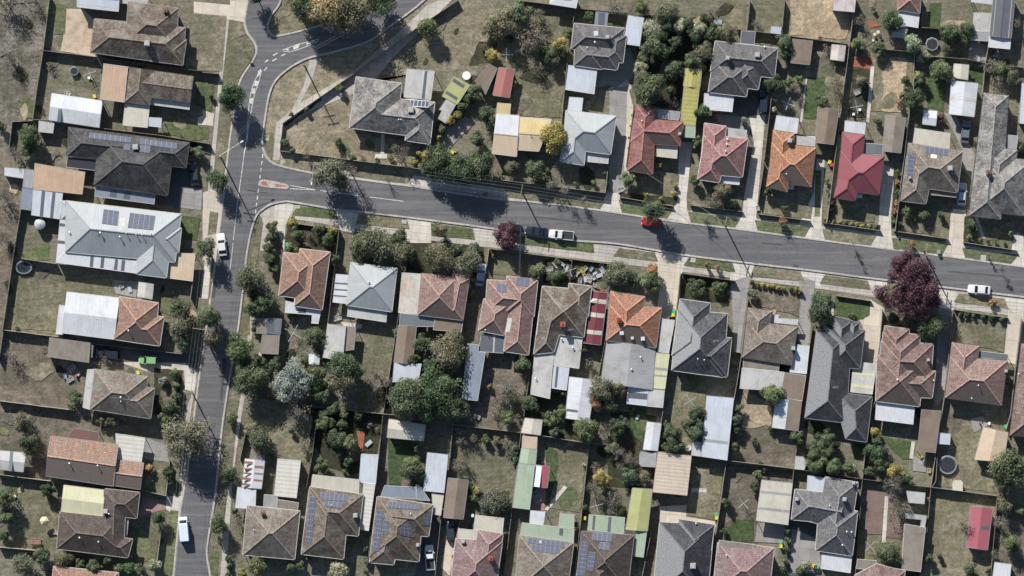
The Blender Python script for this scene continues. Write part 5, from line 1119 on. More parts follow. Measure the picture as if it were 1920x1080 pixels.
shed('shed', 'tilted yellow-green shed', 'shed', 'c1', 'ygreen', '325,512 438,573 352,706 246,650', strips=['328,528 402,576 390,596 316,548', '280,612 356,660 346,678 268,630'], smat='dgrey', e=2.4); shed('lean_to', 'cream tilted lean-to', 'shed', 'c1', 'dirtyw', '276,670 342,706 270,832 220,800 246,745 226,742', e=2.2)
shed('carport', 'narrow grey covered way', 'carport', 'c1', 'bgrey', '1286,78 1370,86 1358,186 1276,178', strips=['1304,84 1350,88 1342,182 1298,178'], smat='dgrey', wall=False)
shed('garage', 'tall white flat garage', 'garage', 'd1', 'bluew', '135,102 243,120 214,312 100,296', e=2.8)
shed('carport', 'yellow-green corrugated carport', 'carport', 'd1', 'ycorr', '512,580 618,592 590,850 486,840', wall=False, e=2.5); shed('shed', 'yellow-green gabled shed', 'shed', 'd1', 'ycorr', '525,462 634,470 620,592 510,578|g=0,2', e=2.6); shed('lean_to', 'pale green end roof', 'shed', 'd1', 'green', '515,846 592,854 588,932 508,925', e=2.3, wall=False); shed('lean_to', 'tiny yellow lean-to', 'shed', 'd1', 'ycorr', '596,440 634,444 632,468 596,462', e=2.2)
shed('shed', 'brown timber yard shed', 'shed', 'd1', 'bfib', '1245,262 1382,276 1362,438 1234,425', e=2.2)
shed('shed', 'pale blue garden box shed', 'shed', 'd1', 'bluew', '1100,176 1172,182 1166,230 1094,224', e=1.7); shed('shed', 'tiny blue shed', 'shed', 'd1', 'bluew', '715,130 770,134 766,165 712,160', e=1.7)
shed('shed', 'long grey-brown gabled garage', 'garage', 'e1', 'bfib', '52,720 192,742 155,975 34,960|g=0,2', p=.26, e=2.5); shed('shed', 'long fawn gabled garage', 'garage', 'e1', 'fib', '508,778 642,796 610,1032 488,1018|g=0,2', p=.26, e=2.5)
shed('shed', 'rusty small gabled shed', 'shed', 'e1', 'rust', '145,300 238,308 225,412 134,400|g=0,2', e=2.0); shed('building', 'pink gravel roofed outbuilding', 'outbuilding', 'e1', 'rust', '155,-40 308,-30 296,82 150,70', e=2.8)
shed('shed', 'half white half grey shed', 'shed', 'e1', 'white', '765,740 856,750 846,848 756,836|g=1,3', e=2.1); shed('garage', 'wide white gabled garage', 'garage', 'e1', 'white', '952,545 1132,562 1105,788 935,768|g=0,2', strips=['948,650 1038,658 1036,680 946,672', '1040,658 1116,666 1114,690 1038,682'], smat='cream', e=2.7)
shed('shed', 'cream gabled garden shed', 'shed', 'e1', 'cream', '970,430 1070,438 1062,538 960,522|g=0,2', e=2.2); shed('shed', 'barrel roofed grey shed', 'shed', 'e1', 'grey', '560,180 655,186 640,256 546,248|g=1,3', e=2.0, p=.35); shed('shed', 'white roof strip', 'shed', 'e1', 'bluew', '1425,560 1520,570 1500,845 1408,832', e=2.5)
shed('carport', 'brown sheet carport', 'carport', 'e3', 'bfib', '748,964 880,976 843,1256 720,1243', wall=False, e=2.5); shed('shed', 'cream and tan gabled shed', 'shed', 'e4', 'ltan', '1168,76 1335,112 1304,310 1108,294|g=0,2', e=2.5)
shed('shed', 'crimson metal garden shed', 'shed', 'e4', 'crimm', '1085,610 1230,626 1195,905 1054,885|g=0,2', strips=['1148,740 1210,744 1208,768 1146,764'], smat='dgrey', e=2.3)
shed('shed', 'small pale shed', 'shed', 'e4', 'bluew', '862,112 945,120 940,194 856,188', e=1.9); shed('shed', 'white flat shed', 'shed', 'e4', 'dirtyw', '645,505 774,518 768,594 660,585', e=2.2); shed('garage', 'long flat brown garage', 'garage', 'e4', 'fib', '632,728 776,752 742,1052 616,1036', e=2.6, gut='w'); shed('lean_to', 'white fringed lean-to', 'shed', 'e4', 'dirtyw', '642,655 784,672 772,752 742,748 748,700 640,690', e=2.3)
shed('shed', 'tall narrow white shed', 'shed', 'e4', 'white', '1240,985 1355,1000 1340,1150 1220,1140', e=2.3)
shed('garage', 'long white metal garage', 'garage', 'd3', 'bluew', '665,870 850,886 805,1308 630,1282', strips=['648,1160 810,1180 808,1200 646,1180'], smat='grey', e=2.8)
shed('shed', 'cream square lean-to', 'shed', 'd4', 'dirtyw', '568,172 638,178 632,274 562,265', e=2.0); shed('shed', 'half white half brown shed', 'shed', 'd3', 'bfib', '1222,896 1308,908 1284,1110 1196,1098', e=2.3); shed('shed', 'white metal shed', 'shed', 'd3', 'white', '1132,890 1220,896 1196,1098 1106,1086', e=2.35)
shed('shed', 'small white gabled garage', 'garage', 'd4', 'white', '265,40 360,52 335,236 238,226|g=0,2', e=2.3); shed('shed', 'round cornered grey shed', 'shed', 'd4', 'grey', '222,240 328,246 320,346 225,340 210,320 212,260', e=2.0)
shed('garage', 'tan corrugated double garage', 'garage', 'd4', 'corr', '335,240 565,268 535,538 300,515', e=2.8, gut='r'); shed('carport', 'bright yellow-green gabled carport', 'carport', 'd4', 'ygreen', '166,488 300,496 266,778 120,766|g=0,2', e=2.6, wall=False)
shed('carport', 'pale teal flat carport', 'carport', 'd4', 'green', '188,780 262,786 240,955 170,946', wall=False); shed('lean_to', 'pale green slim lean-to', 'shed', 'd4', 'green', '118,938 162,943 152,1062 105,1055', wall=False, e=2.3)
shed('carport', 'cream banded double carport', 'carport', 'd4', 'cream', '1036,430 1246,452 1216,736 998,706', strips=['1030,502 1238,524 1236,540 1028,520', '1016,612 1222,634 1220,652 1014,630'], smat='grey', wall=False, e=2.6)
shed('shed', 'curved pale grey shed', 'shed', 'd4', 'dirtyw', '1265,270 1320,275 1338,320 1325,365 1258,358', e=1.9)

# ------------------------------------------------------------------ fences (west block, corner block, north row, south row, lower row)
for s, k in (('a1:335,-30 290,340 245,620 220,800', 1), ('a1:290,340 650,384', 1), ('a1:680,392 1240,465 1440,487', 0), ('a1:325,812 215,806', 1), ('a1:670,864 1100,916 1415,972', 1), ('a1:215,815 82,822 60,1010', 1), ('a2:140,515 85,850 15,1340', 1), ('a2:140,845 380,880', 2), ('a2:400,885 1300,998', 1), ('a3:30,428 420,478', 2), ('a3:620,520 1240,590', 1), ('a3:-10,905 500,970', 2), ('a4:-10,395 340,440', 2), ('a4:950,500 1120,540', 1), ('a4:-10,884 240,908', 2),
             ('a4:1145,305 1120,530', 2), ('a4:1085,770 1058,1000', 2), ('a3:20,440 -10,640', 1), ('b1:0,487 105,497', 2), ('a3:1300,105 1285,215', 2), ('b2:880,163 1440,236 1510,245', 2), ('c2:610,310 950,352 1350,402', 1), ('c2:1350,398 1365,255', 2), ('c1:1150,40 1130,160', 1), ('c1:1100,340 1052,850', 1), ('c1:750,0 1150,52', 0), ('c1:1150,55 1500,90', 0), ('d1:-0,88 135,100', 0),
             ('d1:865,196 1205,236', 1), ('d1:960,0 940,200', 0), ('d1:1195,0 1172,228', 0), ('d1:1215,240 1620,296', 1), ('e1:290,80 212,700 162,1080 112,1500', 1), ('e1:745,-20 745,180', 0), ('e1:500,332 700,350', 0), ('e1:702,350 695,600 670,730 630,1080 572,1560', 1), ('e1:745,185 870,192', 1), ('e1:770,378 1040,395 1180,425', 1), ('e1:1205,280 1180,430 1160,640', 1), ('e1:1180,428 1440,456', 1), ('d1:172,735 122,1120', 1), ('d1:1105,650 1055,1080', 0), ('e1:1140,850 1098,1400', 0), ('d2:1055,200 1012,470', 0),
             ('b2:920,650 905,790 860,1160 812,1520', 1), ('b2:1372,900 1310,1300 1220,1885', 1), ('c2:565,780 548,900', 2), ('c2:575,780 930,825', 1), ('c3:900,105 858,560 820,860 800,1010', 1), ('c3:1392,170 1345,520 1302,750', 0), ('c2:1125,860 1110,1000', 0), ('d3:490,45 455,350 405,760 330,1230', 1), ('d3:500,45 860,95', 0), ('d3:945,215 895,640 850,900 802,1305', 1), ('d3:1380,410 1332,730 1290,1100 1255,1360', 0), ('e3:485,290 440,880 375,1190 350,1430', 1), ('e3:960,300 905,880 870,1100 812,1490', 1),
             ('e3:1425,350 1385,680 1350,1000 1320,1100', 1), ('e3:750,965 880,975', 2), ('b3:340,890 460,905 760,945 1230,995 1440,1015', 1), ('c4:320,58 780,112', 1), ('c4:930,135 1240,185 1440,196', 1), ('d4:330,236 560,268 800,300', 0), ('d4:800,300 1255,355', 1), ('e4:-100,358 350,425 640,465 810,480', 0), ('e4:810,480 1260,540', 1), ('b4:300,60 252,300', 0), ('b4:770,0 740,260 700,480', 0), ('b4:1215,0 1190,260 1162,560 1112,1000', 0), ('c4:320,58 290,410', 1), ('c4:240,690 200,1080', 1), ('c4:780,112 722,620 665,1080', 1),
             ('c4:1240,190 1190,660 1140,1080', 1), ('d4:290,790 232,1080', 1), ('d4:800,300 735,760 690,1080', 1), ('d4:1255,355 1225,700 1205,760', 0), ('e4:350,425 300,1080', 0), ('e4:812,482 785,780 740,1080', 0), ('e4:1262,542 1240,800 1218,1080', 0), ('c4:372,700 340,830', 2), ('e4:870,20 845,440 820,480', 1), ('d3:820,568 895,580', 2)):
    fence(s, k)
for s in ('d2:555,484 912,528', 'd2:1015,543 1368,590', 'e2:85,602 475,657', 'e2:565,660 930,712', 'e2:1032,735 1395,790', 'd2:80,430 440,490', 'b2:580,602 920,648', 'e3:175,195 410,232', 'c2:930,825 1380,880', 'e3:970,290 1335,345'): fence(s, 2, 1.0)
fence('b1:1100,440 1440,190 1725,0', 1, 1.6); fence('b1:540,830 800,648 1100,440', 2, 1.15); fence('b1:540,830 520,1016', 2, 1.1); fence('b1:520,1018 900,1065', 2, 1.1); fence('c2:1110,855 1125,860', 2, 1.0); 

# ------------------------------------------------------------------ trees and shrubs
trees('a1', '200,905,75,g 380,670,28,l 335,440,26,w 1000,1,1,g' .replace(' 1000,1,1,g', ''))
trees('a1', '50,20,90,w 250,15,45,w 60,380,60,w 10,850,40,g')
trees('a2', '110,130,60,w 1340,130,42,l 180,120,45,g 30,700,70,w 20,420,60,w 1300,130,25,g 210,80,50,g')
trees('a3', '1215,280,78,g 1215,400,85,o 1235,510,60,g 1140,960,62,g 1180,720,34,l 1185,800,34,l 1190,880,34,g 1100,770,34,b 1090,1010,34,l 1180,960,30,l 510,880,48,g 740,1045,42,g 710,655,40,w 80,600,50,w 120,420,22,g 490,950,30,g 690,1040,34,g')
trees('a4', '150,40,72,o 200,180,78,g 1270,140,150,o,8 1120,40,45,l 1135,385,45,g 1010,350,32,a 310,495,50,g 1065,685,52,g 160,1010,85,o 290,945,62,g 425,970,62,o 640,1015,55,g 725,975,42,g 805,1030,44,l 870,1025,46,l 950,1040,46,g 1035,1010,46,f 40,690,62,g 25,560,75,g 1150,440,30,g 880,850,22,g 540,1010,40,g 1200,330,40,w 20,810,40,g')
trees('b1', '185,650,102,g,7.5 700,30,125,g,9 820,40,145,t,10 1010,60,150,o,10 1190,0,110,g,9 650,-50,90,g,7 560,960,38,g,1.8 915,965,34,g,2 925,600,30,g 700,740,22,g 60,650,20,l 900,0,90,g,9 360,-25,60,g,6 600,770,20,l')
trees('b2', '100,315,72,g,5.5 25,770,72,g,6 860,270,115,o,9 1000,260,55,w,7 930,330,60,o,7 600,605,42,y 640,690,55,g 785,645,42,g 870,660,35,y 840,720,48,g 465,630,42,g 460,700,42,g 440,780,45,g 455,850,50,g 480,900,40,g 315,975,102,o,6.5 590,775,32,l 630,785,22,y 890,850,42,g 1170,740,122,o,5.5 1060,760,75,g 1050,820,60,l 1330,700,60,g 1350,800,75,o 1260,815,14,y 1340,150,58,w 1180,190,24,g 1010,160,28,g 700,150,30,w 600,120,24,g 720,680,25,w 1300,100,35,w 1080,170,30,w 1430,200,30,y 1270,170,25,g 385,330,1,g'.replace(' 385,330,1,g', ''))
trees('b3', '250,560,106,l,6.5 40,340,85,g,7 65,490,70,o,7 340,770,125,g,7 300,690,70,g 340,280,60,g,5 420,240,70,g 750,460,72,g 695,625,36,g 600,790,135,b,7 480,850,55,w 765,720,72,g 775,800,62,g 945,660,112,g,7.5 935,760,92,o,7 1020,700,70,g,6 1185,745,85,w 195,1020,40,l 488,665,50,g 650,960,85,w 1310,290,20,l 1305,450,32,l 870,190,26,g 1385,900,150,g,8 1290,880,60,g 800,870,60,g 880,960,50,g 820,1010,45,g 950,1000,38,l 1050,1010,38,g 585,330,22,l 620,345,18,l 370,80,30,w 1240,780,40,w')
trees('b4', '380,150,80,o,5 330,90,50,o 170,395,62,g 105,730,68,g 380,1005,76,l,3.5 920,1045,68,f 800,340,55,g 735,250,24,g 820,50,55,g 900,150,70,g 1000,180,62,l 980,310,42,g 690,210,32,w 1410,360,72,o 600,1010,40,g 655,1015,40,g 465,275,30,l 240,700,48,w 930,250,40,g 215,640,25,g 270,1060,30,y 175,960,24,g 180,1020,24,g 170,1070,26,g 1100,900,24,g 1105,980,24,g 1100,1050,24,g 960,380,24,g 600,100,24,g 1130,60,20,w 1180,90,20,w 860,40,40,l 940,60,40,g 720,960,22,g')
trees('c1', '150,180,78,l,5 640,150,100,o,6 770,90,85,g,6 850,230,110,w,6 590,370,50,y 1045,300,58,y 1095,220,40,l 900,470,45,w 735,565,28,y 485,935,52,g 1000,920,108,y,6 550,770,62,g 455,620,55,g 430,680,42,g 385,720,42,g 350,770,38,y 300,820,38,y 245,870,38,g 222,930,26,y 222,980,22,y 1240,110,36,g 565,900,34,w 520,320,26,w 560,190,50,o 700,260,40,g 980,380,55,g 1030,350,45,o 930,340,50,g 1210,120,20,g 850,300,50,w 900,100,50,w 780,770,18,w 620,230,50,g')
trees('c2', '230,190,112,g,7 380,230,112,g,7 520,230,105,g,6.5 150,250,60,g 130,150,48,y 870,250,76,g,4.5 990,330,52,w 720,230,50,o 540,410,18,a,1.5 690,700,92,p,5 235,650,55,o 230,830,102,o,5.5 430,870,92,o,5.5 345,780,46,g 460,770,42,g 275,750,36,g 20,830,55,g 870,940,52,g 915,910,46,l 1010,970,52,g 1025,870,28,g 1195,450,30,w,4 1070,390,34,w,5 1050,950,36,g 1270,330,22,l 1345,270,20,g 1360,340,20,g 1150,340,18,g 960,260,30,g 700,60,16,w 590,830,16,g 370,270,40,g 1390,960,60,o')
trees('c3', '290,600,118,o,6 120,520,66,g 340,480,72,o 170,670,62,g 300,690,60,g 40,850,110,g,6 230,840,150,g,7 330,960,90,g 120,960,100,g,6 795,660,62,g,4 700,830,82,w,3 650,900,60,w,2.5 845,920,58,g 680,1020,52,l 1050,980,48,l 1330,830,95,o,5.5 1290,910,56,a 1380,930,60,g 1210,1060,55,b 1240,650,42,w 1270,700,30,w 570,810,20,a 730,900,40,l 600,1000,34,w 450,180,20,y 870,395,16,l 1200,560,34,g 1070,860,30,g 960,1010,30,g 50,620,50,g 470,1010,14,w 760,1010,20,w')
trees('c4', '460,150,40,w 540,155,32,l 612,170,34,o 678,175,44,w 740,215,42,g 740,290,34,g 50,320,65,l 620,570,98,o,3.5 485,500,34,y 1280,350,40,w 1320,430,62,y 1260,480,50,w 1420,580,50,w 1400,230,48,g 995,30,42,l 1010,110,42,g 1220,90,85,l,5 540,640,34,g 470,560,34,g 380,170,36,w 370,100,36,w 90,400,50,g 1350,90,50,w 1210,620,30,g 350,350,50,w 400,310,45,w 940,40,30,l 1300,550,40,w 780,1040,18,g 1150,730,24,g 1330,560,30,w 80,215,30,g')
trees('d1', '400,80,88,o,5 300,200,72,f,4 310,300,92,g,5.5 480,175,56,f 540,160,50,g 615,195,52,f 690,240,50,g 650,350,72,o,4 570,410,62,g 440,470,68,g,4 220,450,50,f 270,590,118,g,6 640,745,52,g 810,205,64,o 695,80,48,w 460,280,50,g 1200,290,58,g 1200,370,46,g 1120,570,66,g,4.5 1215,555,40,l 605,960,42,g 230,50,52,l,4 380,350,60,g 240,390,50,g 920,820,28,g 600,260,55,g 715,190,42,g 60,50,66,w 1000,160,34,w 160,80,50,w 690,660,20,g 400,170,60,g 350,240,60,g 560,210,44,g 1260,590,50,w 1330,120,0.1,g'.replace(' 1330,120,0.1,g', ''))
trees('d1', '660,300,40,g 230,520,55,o 1290,540,30,l 1120,740,20,f 980,650,22,g 420,610,36,g 440,700,40,w 650,120,40,g 1100,470,40,g 165,780,12,g 155,850,12,g 145,930,12,g 140,1000,12,g 700,790,16,l 1170,250,36,g 1420,660,22,g')
trees('d2', '140,310,56,l,3.5 305,518,80,g,7.4 770,390,58,o 700,450,42,w 660,590,34,w,3 740,470,45,w 1180,600,34,a,2.5 1075,400,34,g 590,60,30,g 590,320,42,g 455,355,18,y 445,408,20,y 345,212,22,y 355,440,20,y 260,415,18,y 285,1000,82,l 60,950,92,o,5 180,985,50,g 595,1035,66,g,2.2 745,1050,54,g,2.2 980,1090,36,g 665,885,20,a,2 738,900,22,a,2 1270,1055,22,y,1.4 1300,1065,20,y,1.4 975,1000,20,y,1.2 1010,1015,18,y,1.2 1045,1022,20,y,1.2 1080,1028,20,y,1.2 1115,1032,18,y,1.2 1150,1040,20,y,1.2 1190,1045,18,y,1.2 1235,1050,18,g,1.2 300,920,45,a,4 860,470,26,l 820,490,24,l 1190,510,24,g 1000,60,0.5,g'.replace(' 1000,60,0.5,g', ''))
trees('d3', '1105,870,82,l,5 600,990,58,g 560,1050,40,g 875,960,42,g 870,1030,46,g 60,830,60,o 30,950,42,l 80,1060,50,g 1000,800,20,g 650,180,20,g 500,1050,22,w')
trees('d4', '60,70,58,g 440,120,62,g 450,215,60,g 60,240,55,w 150,280,48,w 145,410,74,g,3.5 250,410,48,o 600,110,66,g 1010,400,36,l 990,470,40,g 800,585,38,g 1285,140,50,g 1385,260,62,g 1410,340,60,l 1215,775,24,g,2 1212,835,24,g,2 1205,900,24,g,2 1192,970,26,g,2 1188,1035,26,g,2 780,780,26,g 1335,1010,40,f 1300,1045,40,g 850,200,38,g 40,560,60,w 95,640,34,l 980,165,26,g 90,340,50,w 20,640,30,w 1100,80,22,g 1060,360,22,w 870,100,34,g 400,60,30,g 1030,320,18,g 540,60,34,g 380,210,30,g')
trees('e1', '545,150,76,g,4.5 690,290,66,f 780,370,36,f 740,400,30,f 880,480,82,l,4.5 725,510,36,y 705,660,76,g 620,640,24,l 640,540,32,g 935,215,76,g,4.5 1050,205,64,g,4.5 920,320,40,o 1215,460,55,w 1285,475,55,l 1360,505,55,o 180,570,58,w 80,690,48,g 300,290,45,l 450,315,48,g 325,140,45,w 450,820,32,g 195,650,42,w 880,790,26,p 350,320,36,g 610,720,34,w 480,330,30,g 110,330,36,w 1380,160,44,w 740,540,45,g 340,550,44,o 210,300,20,l 1425,1000,34,g 420,60,16,g 650,600,26,g 60,260,20,w 980,250,46,g 380,570,20,g 600,690,30,a 960,1330,10,g'.replace(' 960,1330,10,g', ''))
trees('e2', '765,545,42,g,2.5 885,550,28,g 650,530,40,l 140,470,24,p 135,520,20,p 1085,620,42,g 1350,675,20,l 120,595,18,y,1.2 155,600,18,l,1.2 190,602,18,y,1.2 230,608,18,l,1.2 270,612,16,y,1.2 310,618,18,y,1.2 350,622,18,y,1.2 395,628,20,y,1.2 435,632,18,l,1.2 590,260,20,g 588,330,22,a 585,400,20,g 580,470,20,a 570,530,22,a 560,600,18,l 680,745,26,a,3 1290,915,22,w,4 310,800,18,w,4 1200,820,18,w,3 1070,700,24,l 700,590,18,g 110,320,18,l 112,390,16,l 1140,720,16,l 1200,725,16,l 1250,730,16,l 1310,740,18,l 600,610,20,g')
tree('e3', 665, 95, 228, 'p', 8.5, desc='huge purple-leaved street tree', spots=[(480, 175, 62, 5), (530, 235, 70, 4.6), (595, -20, 75, 6), (650, -60, 62, 6), (740, 40, 110, 6.5), (800, 150, 105, 6), (690, 150, 85, 6), (740, 255, 95, 5), (620, 270, 62, 4.4), (655, 90, 110, 6.2), (700, 190, 110, 5.6), (570, 60, 70, 5.5), (600, 190, 70, 5), (830, 230, 70, 4.6)]); trees('e3', '820,400,110,g,5 660,370,50,o 60,290,105,g,5.5 280,335,28,g,1.6 1225,240,30,a,1.6 560,340,40,g 1010,320,22,g,1.2 1050,325,22,g,1.2 1100,328,22,g,1.2 1160,335,22,g,1.2 1220,345,24,g,1.2 1290,355,26,g,1.2 120,205,24,g')
trees('e4', '110,170,72,g,4 120,240,60,g,4 40,330,64,l 150,340,68,l 240,350,42,l 430,110,48,y 450,160,44,g 430,250,68,g,4 460,330,58,g 570,370,58,y 560,470,78,w 590,640,78,w,4 530,920,90,g,4 1340,350,140,g,7 1320,440,80,g,6 1310,600,58,o 1420,640,40,l 1280,720,56,w 1350,850,58,l 1060,760,44,w,4 1080,1045,48,g 390,370,38,g 650,430,42,g 500,220,34,w 290,350,26,f 10,200,40,g 1250,940,40,w 800,960,36,g 800,560,18,w 1200,1040,24,g 1020,720,26,w 870,940,24,g 1380,900,34,l 590,430,50,o')
# extra street and garden shrubs along the west footpath
trees('b3', '340,180,40,g 350,420,30,g 310,620,30,w 440,560,34,w 400,640,42,g')

# ------------------------------------------------------------------ vehicles
car('b2', 128, 752, 97, 'sedan', (.62, .62, .61), 'white sedan parked at the kerb of the north-south street')
car('a4', 1240, 765, 95, 'van', (.62, .70, .78), 'pale blue-white van parked on the southern stretch of the north-south street')
car('a3', 1000, 632, 177, 'hatch', (.20, .38, .16), 'bright green hatchback on the driveway of the weathered fawn hip roofed house', .35)
car('a3', 728, 592, 176, 'suv', (.02, .022, .028), 'black four-wheel drive on the driveway beside the bright green hatchback')
car('a2', 1308, 275, 98, 'sedan', (.035, .042, .05), 'dark sedan on the shaded driveway of the charcoal solar house')
car('c2', 705, 640, 174, 'suv', (.018, .02, .026), 'black car under the purple tree on the wide street')
car('c2', 885, 662, 174, 'sedan', (.02, .028, .05), 'navy sedan between the black car and the white ute')
car('c2', 1052, 685, 174, 'ute', (.62, .62, .61), 'white ute with a loaded tray at the southern kerb')
car('c2', 510, 955, 82, 'sedan', (.40, .46, .54), 'silver-blue sedan on the driveway beside the pink solar house')
car('d2', 292, 598, 174, 'hatch', (.30, .02, .02), 'red car half hidden under the round street tree', .3)
car('d1', 1050, 690, 88, 'suv', (.02, .028, .045), 'navy four-wheel drive behind the pink-red tiled house')
car('e2', 1022, 410, 86, 'sedan', (.40, .48, .58), 'pale blue sedan beside the tan tiled solar house')
car('e3', 1138, 155, 175, 'sedan', (.64, .64, .63), 'white sedan parked near the huge purple street tree')
car('c4', 305, 775, 92, 'hatch', (.025, .04, .05), 'dark teal hatchback in front of the long brown gabled garage')
car('c4', 165, 955, 94, 'ute', (.62, .66, .70), 'white ute on the driveway of the five-array solar house')
car('e1', 1048, 890, 84, 'sedan', (.12, .14, .17), 'dark grey sedan in shade south of the wide white garage')
# ------------------------------------------------------------------ poles, wires, lamps
p1 = pole('b2', 112, 158, 'power pole with long lamp arm at the street corner', 9.8, arm=(4.6, 2.9), ang=math.radians(-10))
p0 = pole('b1', 685, 445, 'power pole on the grass island beside the curved road', 8.6, ang=math.radians(10))
p2 = pole('c2', 785, 385, 'power pole on the verge opposite the white ute', 8.4, ang=math.radians(80))
p3 = pole('d2', 790, 605, 'power pole beside the bare verge tree', 8.4, ang=math.radians(75))
p4 = pole('e2', 775, 790, 'power pole on the verge near the purple street tree', 8.4, ang=math.radians(85))
p5 = pole('a3', 1345, 420, 'power pole among trees on the west footpath', 8.6, ang=math.radians(-8))
p6 = pole('a3', 1285, 848, 'power pole beside the weathered fawn house garden', 8.4, ang=math.radians(-8))
q = lambda p: (p[0], p[1], p[2] - .1)
far = lambda z, x, y: (*P('z1', x, y, z), z)
wires([(q(p2), q(p3), 1.4), (q(p3), q(p4), 1.4), (q(p4), far(8.3, 2060, 500), 1.4), (q(p2), far(8.3, 792, 330), 1.4)], 0, 'power lines running above the northern verge of the wide street')
wires([(q(p1), q(p5), -.1), (q(p5), q(p6), -.1), (q(p6), far(8.4, 322, 1120), -.1)], 0, 'power lines running above the west footpath')
wires([(q(p1), q(p0), -.1)], 0, 'single service line crossing the street corner', n=2, spread=.3)
wires([(far(8, 560, 108), far(8, 745, 5), 1)], 0, 'thin wires over the shaded northern road', n=2, spread=.5)
wires([((p3[0], p3[1], 7.6), (*P('d1', 260, 1170, 4), 4.0), 0)], 0, 'service wire to the dark red tiled house', n=2, spread=.08)
wires([((p2[0], p2[1], 7.6), (*P('c2', 770, 980, 3.6), 3.6), 0)], 0, 'service wire to the pink tiled solar house', n=2, spread=.08)
wires([((p1[0], p1[1], 8), (*P('a2', 1275, 92, 3.6), 3.6), 0)], 0, 'service wire to the charcoal tiled solar house', n=2, spread=.08)
px, py = P('b2', 750, 215, 6); root = empty('street_lamp', (px, py, 0)); tag(root, 'slim street lamp over the side street below the gum tree', 'street lamp')
m = MB(); m.tube((0, 0, 0), (0, 0, 7.2), .09, .06, 8); m.tube((0, 0, 7.1), (-.35, -3.4, 7.5), .05); m.build('lamp_post', STEEL, root); m = MB(); m.box((-.38, -3.7, 7.5), (.3, .7, .13), taper=.7); m.build('lamp_head', WHITE, root)
px, py = P('e2', 865, 800, 1); root = empty('street_cabinet', (px, py, 0)); tag(root, 'small white street cabinet on the kerbside verge', 'cabinet'); m = MB(); m.box((0, 0, .5), (.55, .7, 1.0)); m.build('cabinet_body', WHITE, root); m = MB(); m.box((0, 0, 1.03), (.62, .78, .06)); m.build('lid', STEEL, root)
px, py = P('b1', 283, 338, 2.2); root = empty('bus_stop_sign', (px, py, 0)); tag(root, 'thin white sign post on the curved verge', 'sign'); m = MB(); m.tube((0, 0, 0), (0, 0, 2.5), .035); m.build('post', STEEL, root); m = MB(); m.box((0, 0, 2.3), (.8, .04, .5)); m.build('sign_plate', WHITE, root)
# ------------------------------------------------------------------ yard things
trampoline('a2', 160, 905, 56, desc='black oval trampoline with frame', sq=.8); trampoline('e1', 820, 298, 46, 8, 'pale rimmed octagonal trampoline'); trampoline('e4', 925, 330, 63, 20, 'grey rimmed round trampoline'); trampoline('a1', 500, 480, 30, 12, 'small faded round trampoline')
for a in (('b3', 610, 450, 60), ('e1', 310, 720, 10), ('d1', 1215, 700, 70), ('d4', 915, 590, 40), ('c4', 1290, 605, 15), ('e4', 400, 880, 45), ('d3', 555, 905, 30), ('c1', 682, 370, 0), ('c3', 1110, 25, 20), ('a1', 605, 495, 20)): clothesline(*a, r=1.35 if a[0] != 'b3' else 1.9)
for a in (('e2', 128, 195, 'y'), ('e2', 140, 212, 'r'), ('d3', 445, 300, 'g'), ('d3', 440, 325, 'y'), ('d4', 732, 665, 'g'), ('d4', 733, 688, 'y'), ('d4', 1167, 855, 'g'), ('d4', 1168, 880, 'y'), ('e4', 20, 1015, 'y'), ('e4', 45, 1018, 'g'), ('a1', 638, 650, 'y'), ('c4', 1210, 690, 'y'), ('a1', 1345, 995, 'g'), ('b2', 570, 750, 'g'), ('a3', 932, 715, 'y'), ('d4', 1400, 1018, 'r'), ('e4', 1318, 70, 'g'), ('c2', 318, 128, 'y')): wheelie_bin(*a, ang=R.uniform(-.5, .5))
px, py = P('a2', 268, 612, 2); root = empty('water_tank', (px, py, 0)); later(root, 'round pale water tank with ribbed lid', 'water tank', (px, py)); m = MB(); m.lathe((0, 0, 0), [(1.05, 0), (1.05, 1.9)], 28); m.build('tank_wall', T['grey'], root); m = MB(); m.lathe((0, 0, 1.9), [(1.1, 0), (.6, .28), (.2, .38), (.2, .46)], 28); m.build('tank_lid', plain('tank_lid', (.42, .44, .46), .5), root)
px, py = P('a4', 298, 708, 2.2); root = empty('garden_umbrella', (px, py, 0)); later(root, 'cream canvas garden umbrella', 'umbrella', (px, py)); m = MB(); m.tube((0, 0, 0), (0, 0, 2.4), .03); m.build('pole', STEEL, root); m = MB(); m.lathe((0, 0, 1.95), [(.95, 0), (.5, .28), (.03, .5)], 6); m.build('canopy', plain('canvas', (.58, .53, .36), .8), root)
px, py = P('a4', 240, 850, .8); root = empty('picnic_table', (px, py, 0)); later(root, 'reddish timber picnic table with benches', 'table', (px, py)); tm = plain('red_timber', (.30, .17, .13), .8, 0, .3)
m = MB()
for k in range(5): m.box((0, -.32 + k * .16, .76), (2.1, .14, .05))
m.build('table_top', tm, root)
for sy in (-1, 1): m = MB(); m.box((0, sy * .72, .45), (2.1, .28, .05)); m.build('bench', tm, root)
for sx in (-.8, .8): m = MB(); m.box((sx, 0, .38), (.1, 1.5, .08)); m.bar((sx, -.7, 0), (sx, -.2, .72), .08, .08); m.bar((sx, .7, 0), (sx, .2, .72), .08, .08); m.build('leg_frame', tm, root)
table('c1', 413, 510, .85, desc='large round white garden table'); table('e1', 455, 216, .35, (.62, .58, .4), 'small round cream table'); table('e1', 432, 232, .3, (.6, .58, .5), 'small round white table'); table('e1', 422, 272, .26, (.6, .52, .4), 'small round tan table'); table('e1', 468, 242, .34, (.05, .05, .05), 'small round black table')
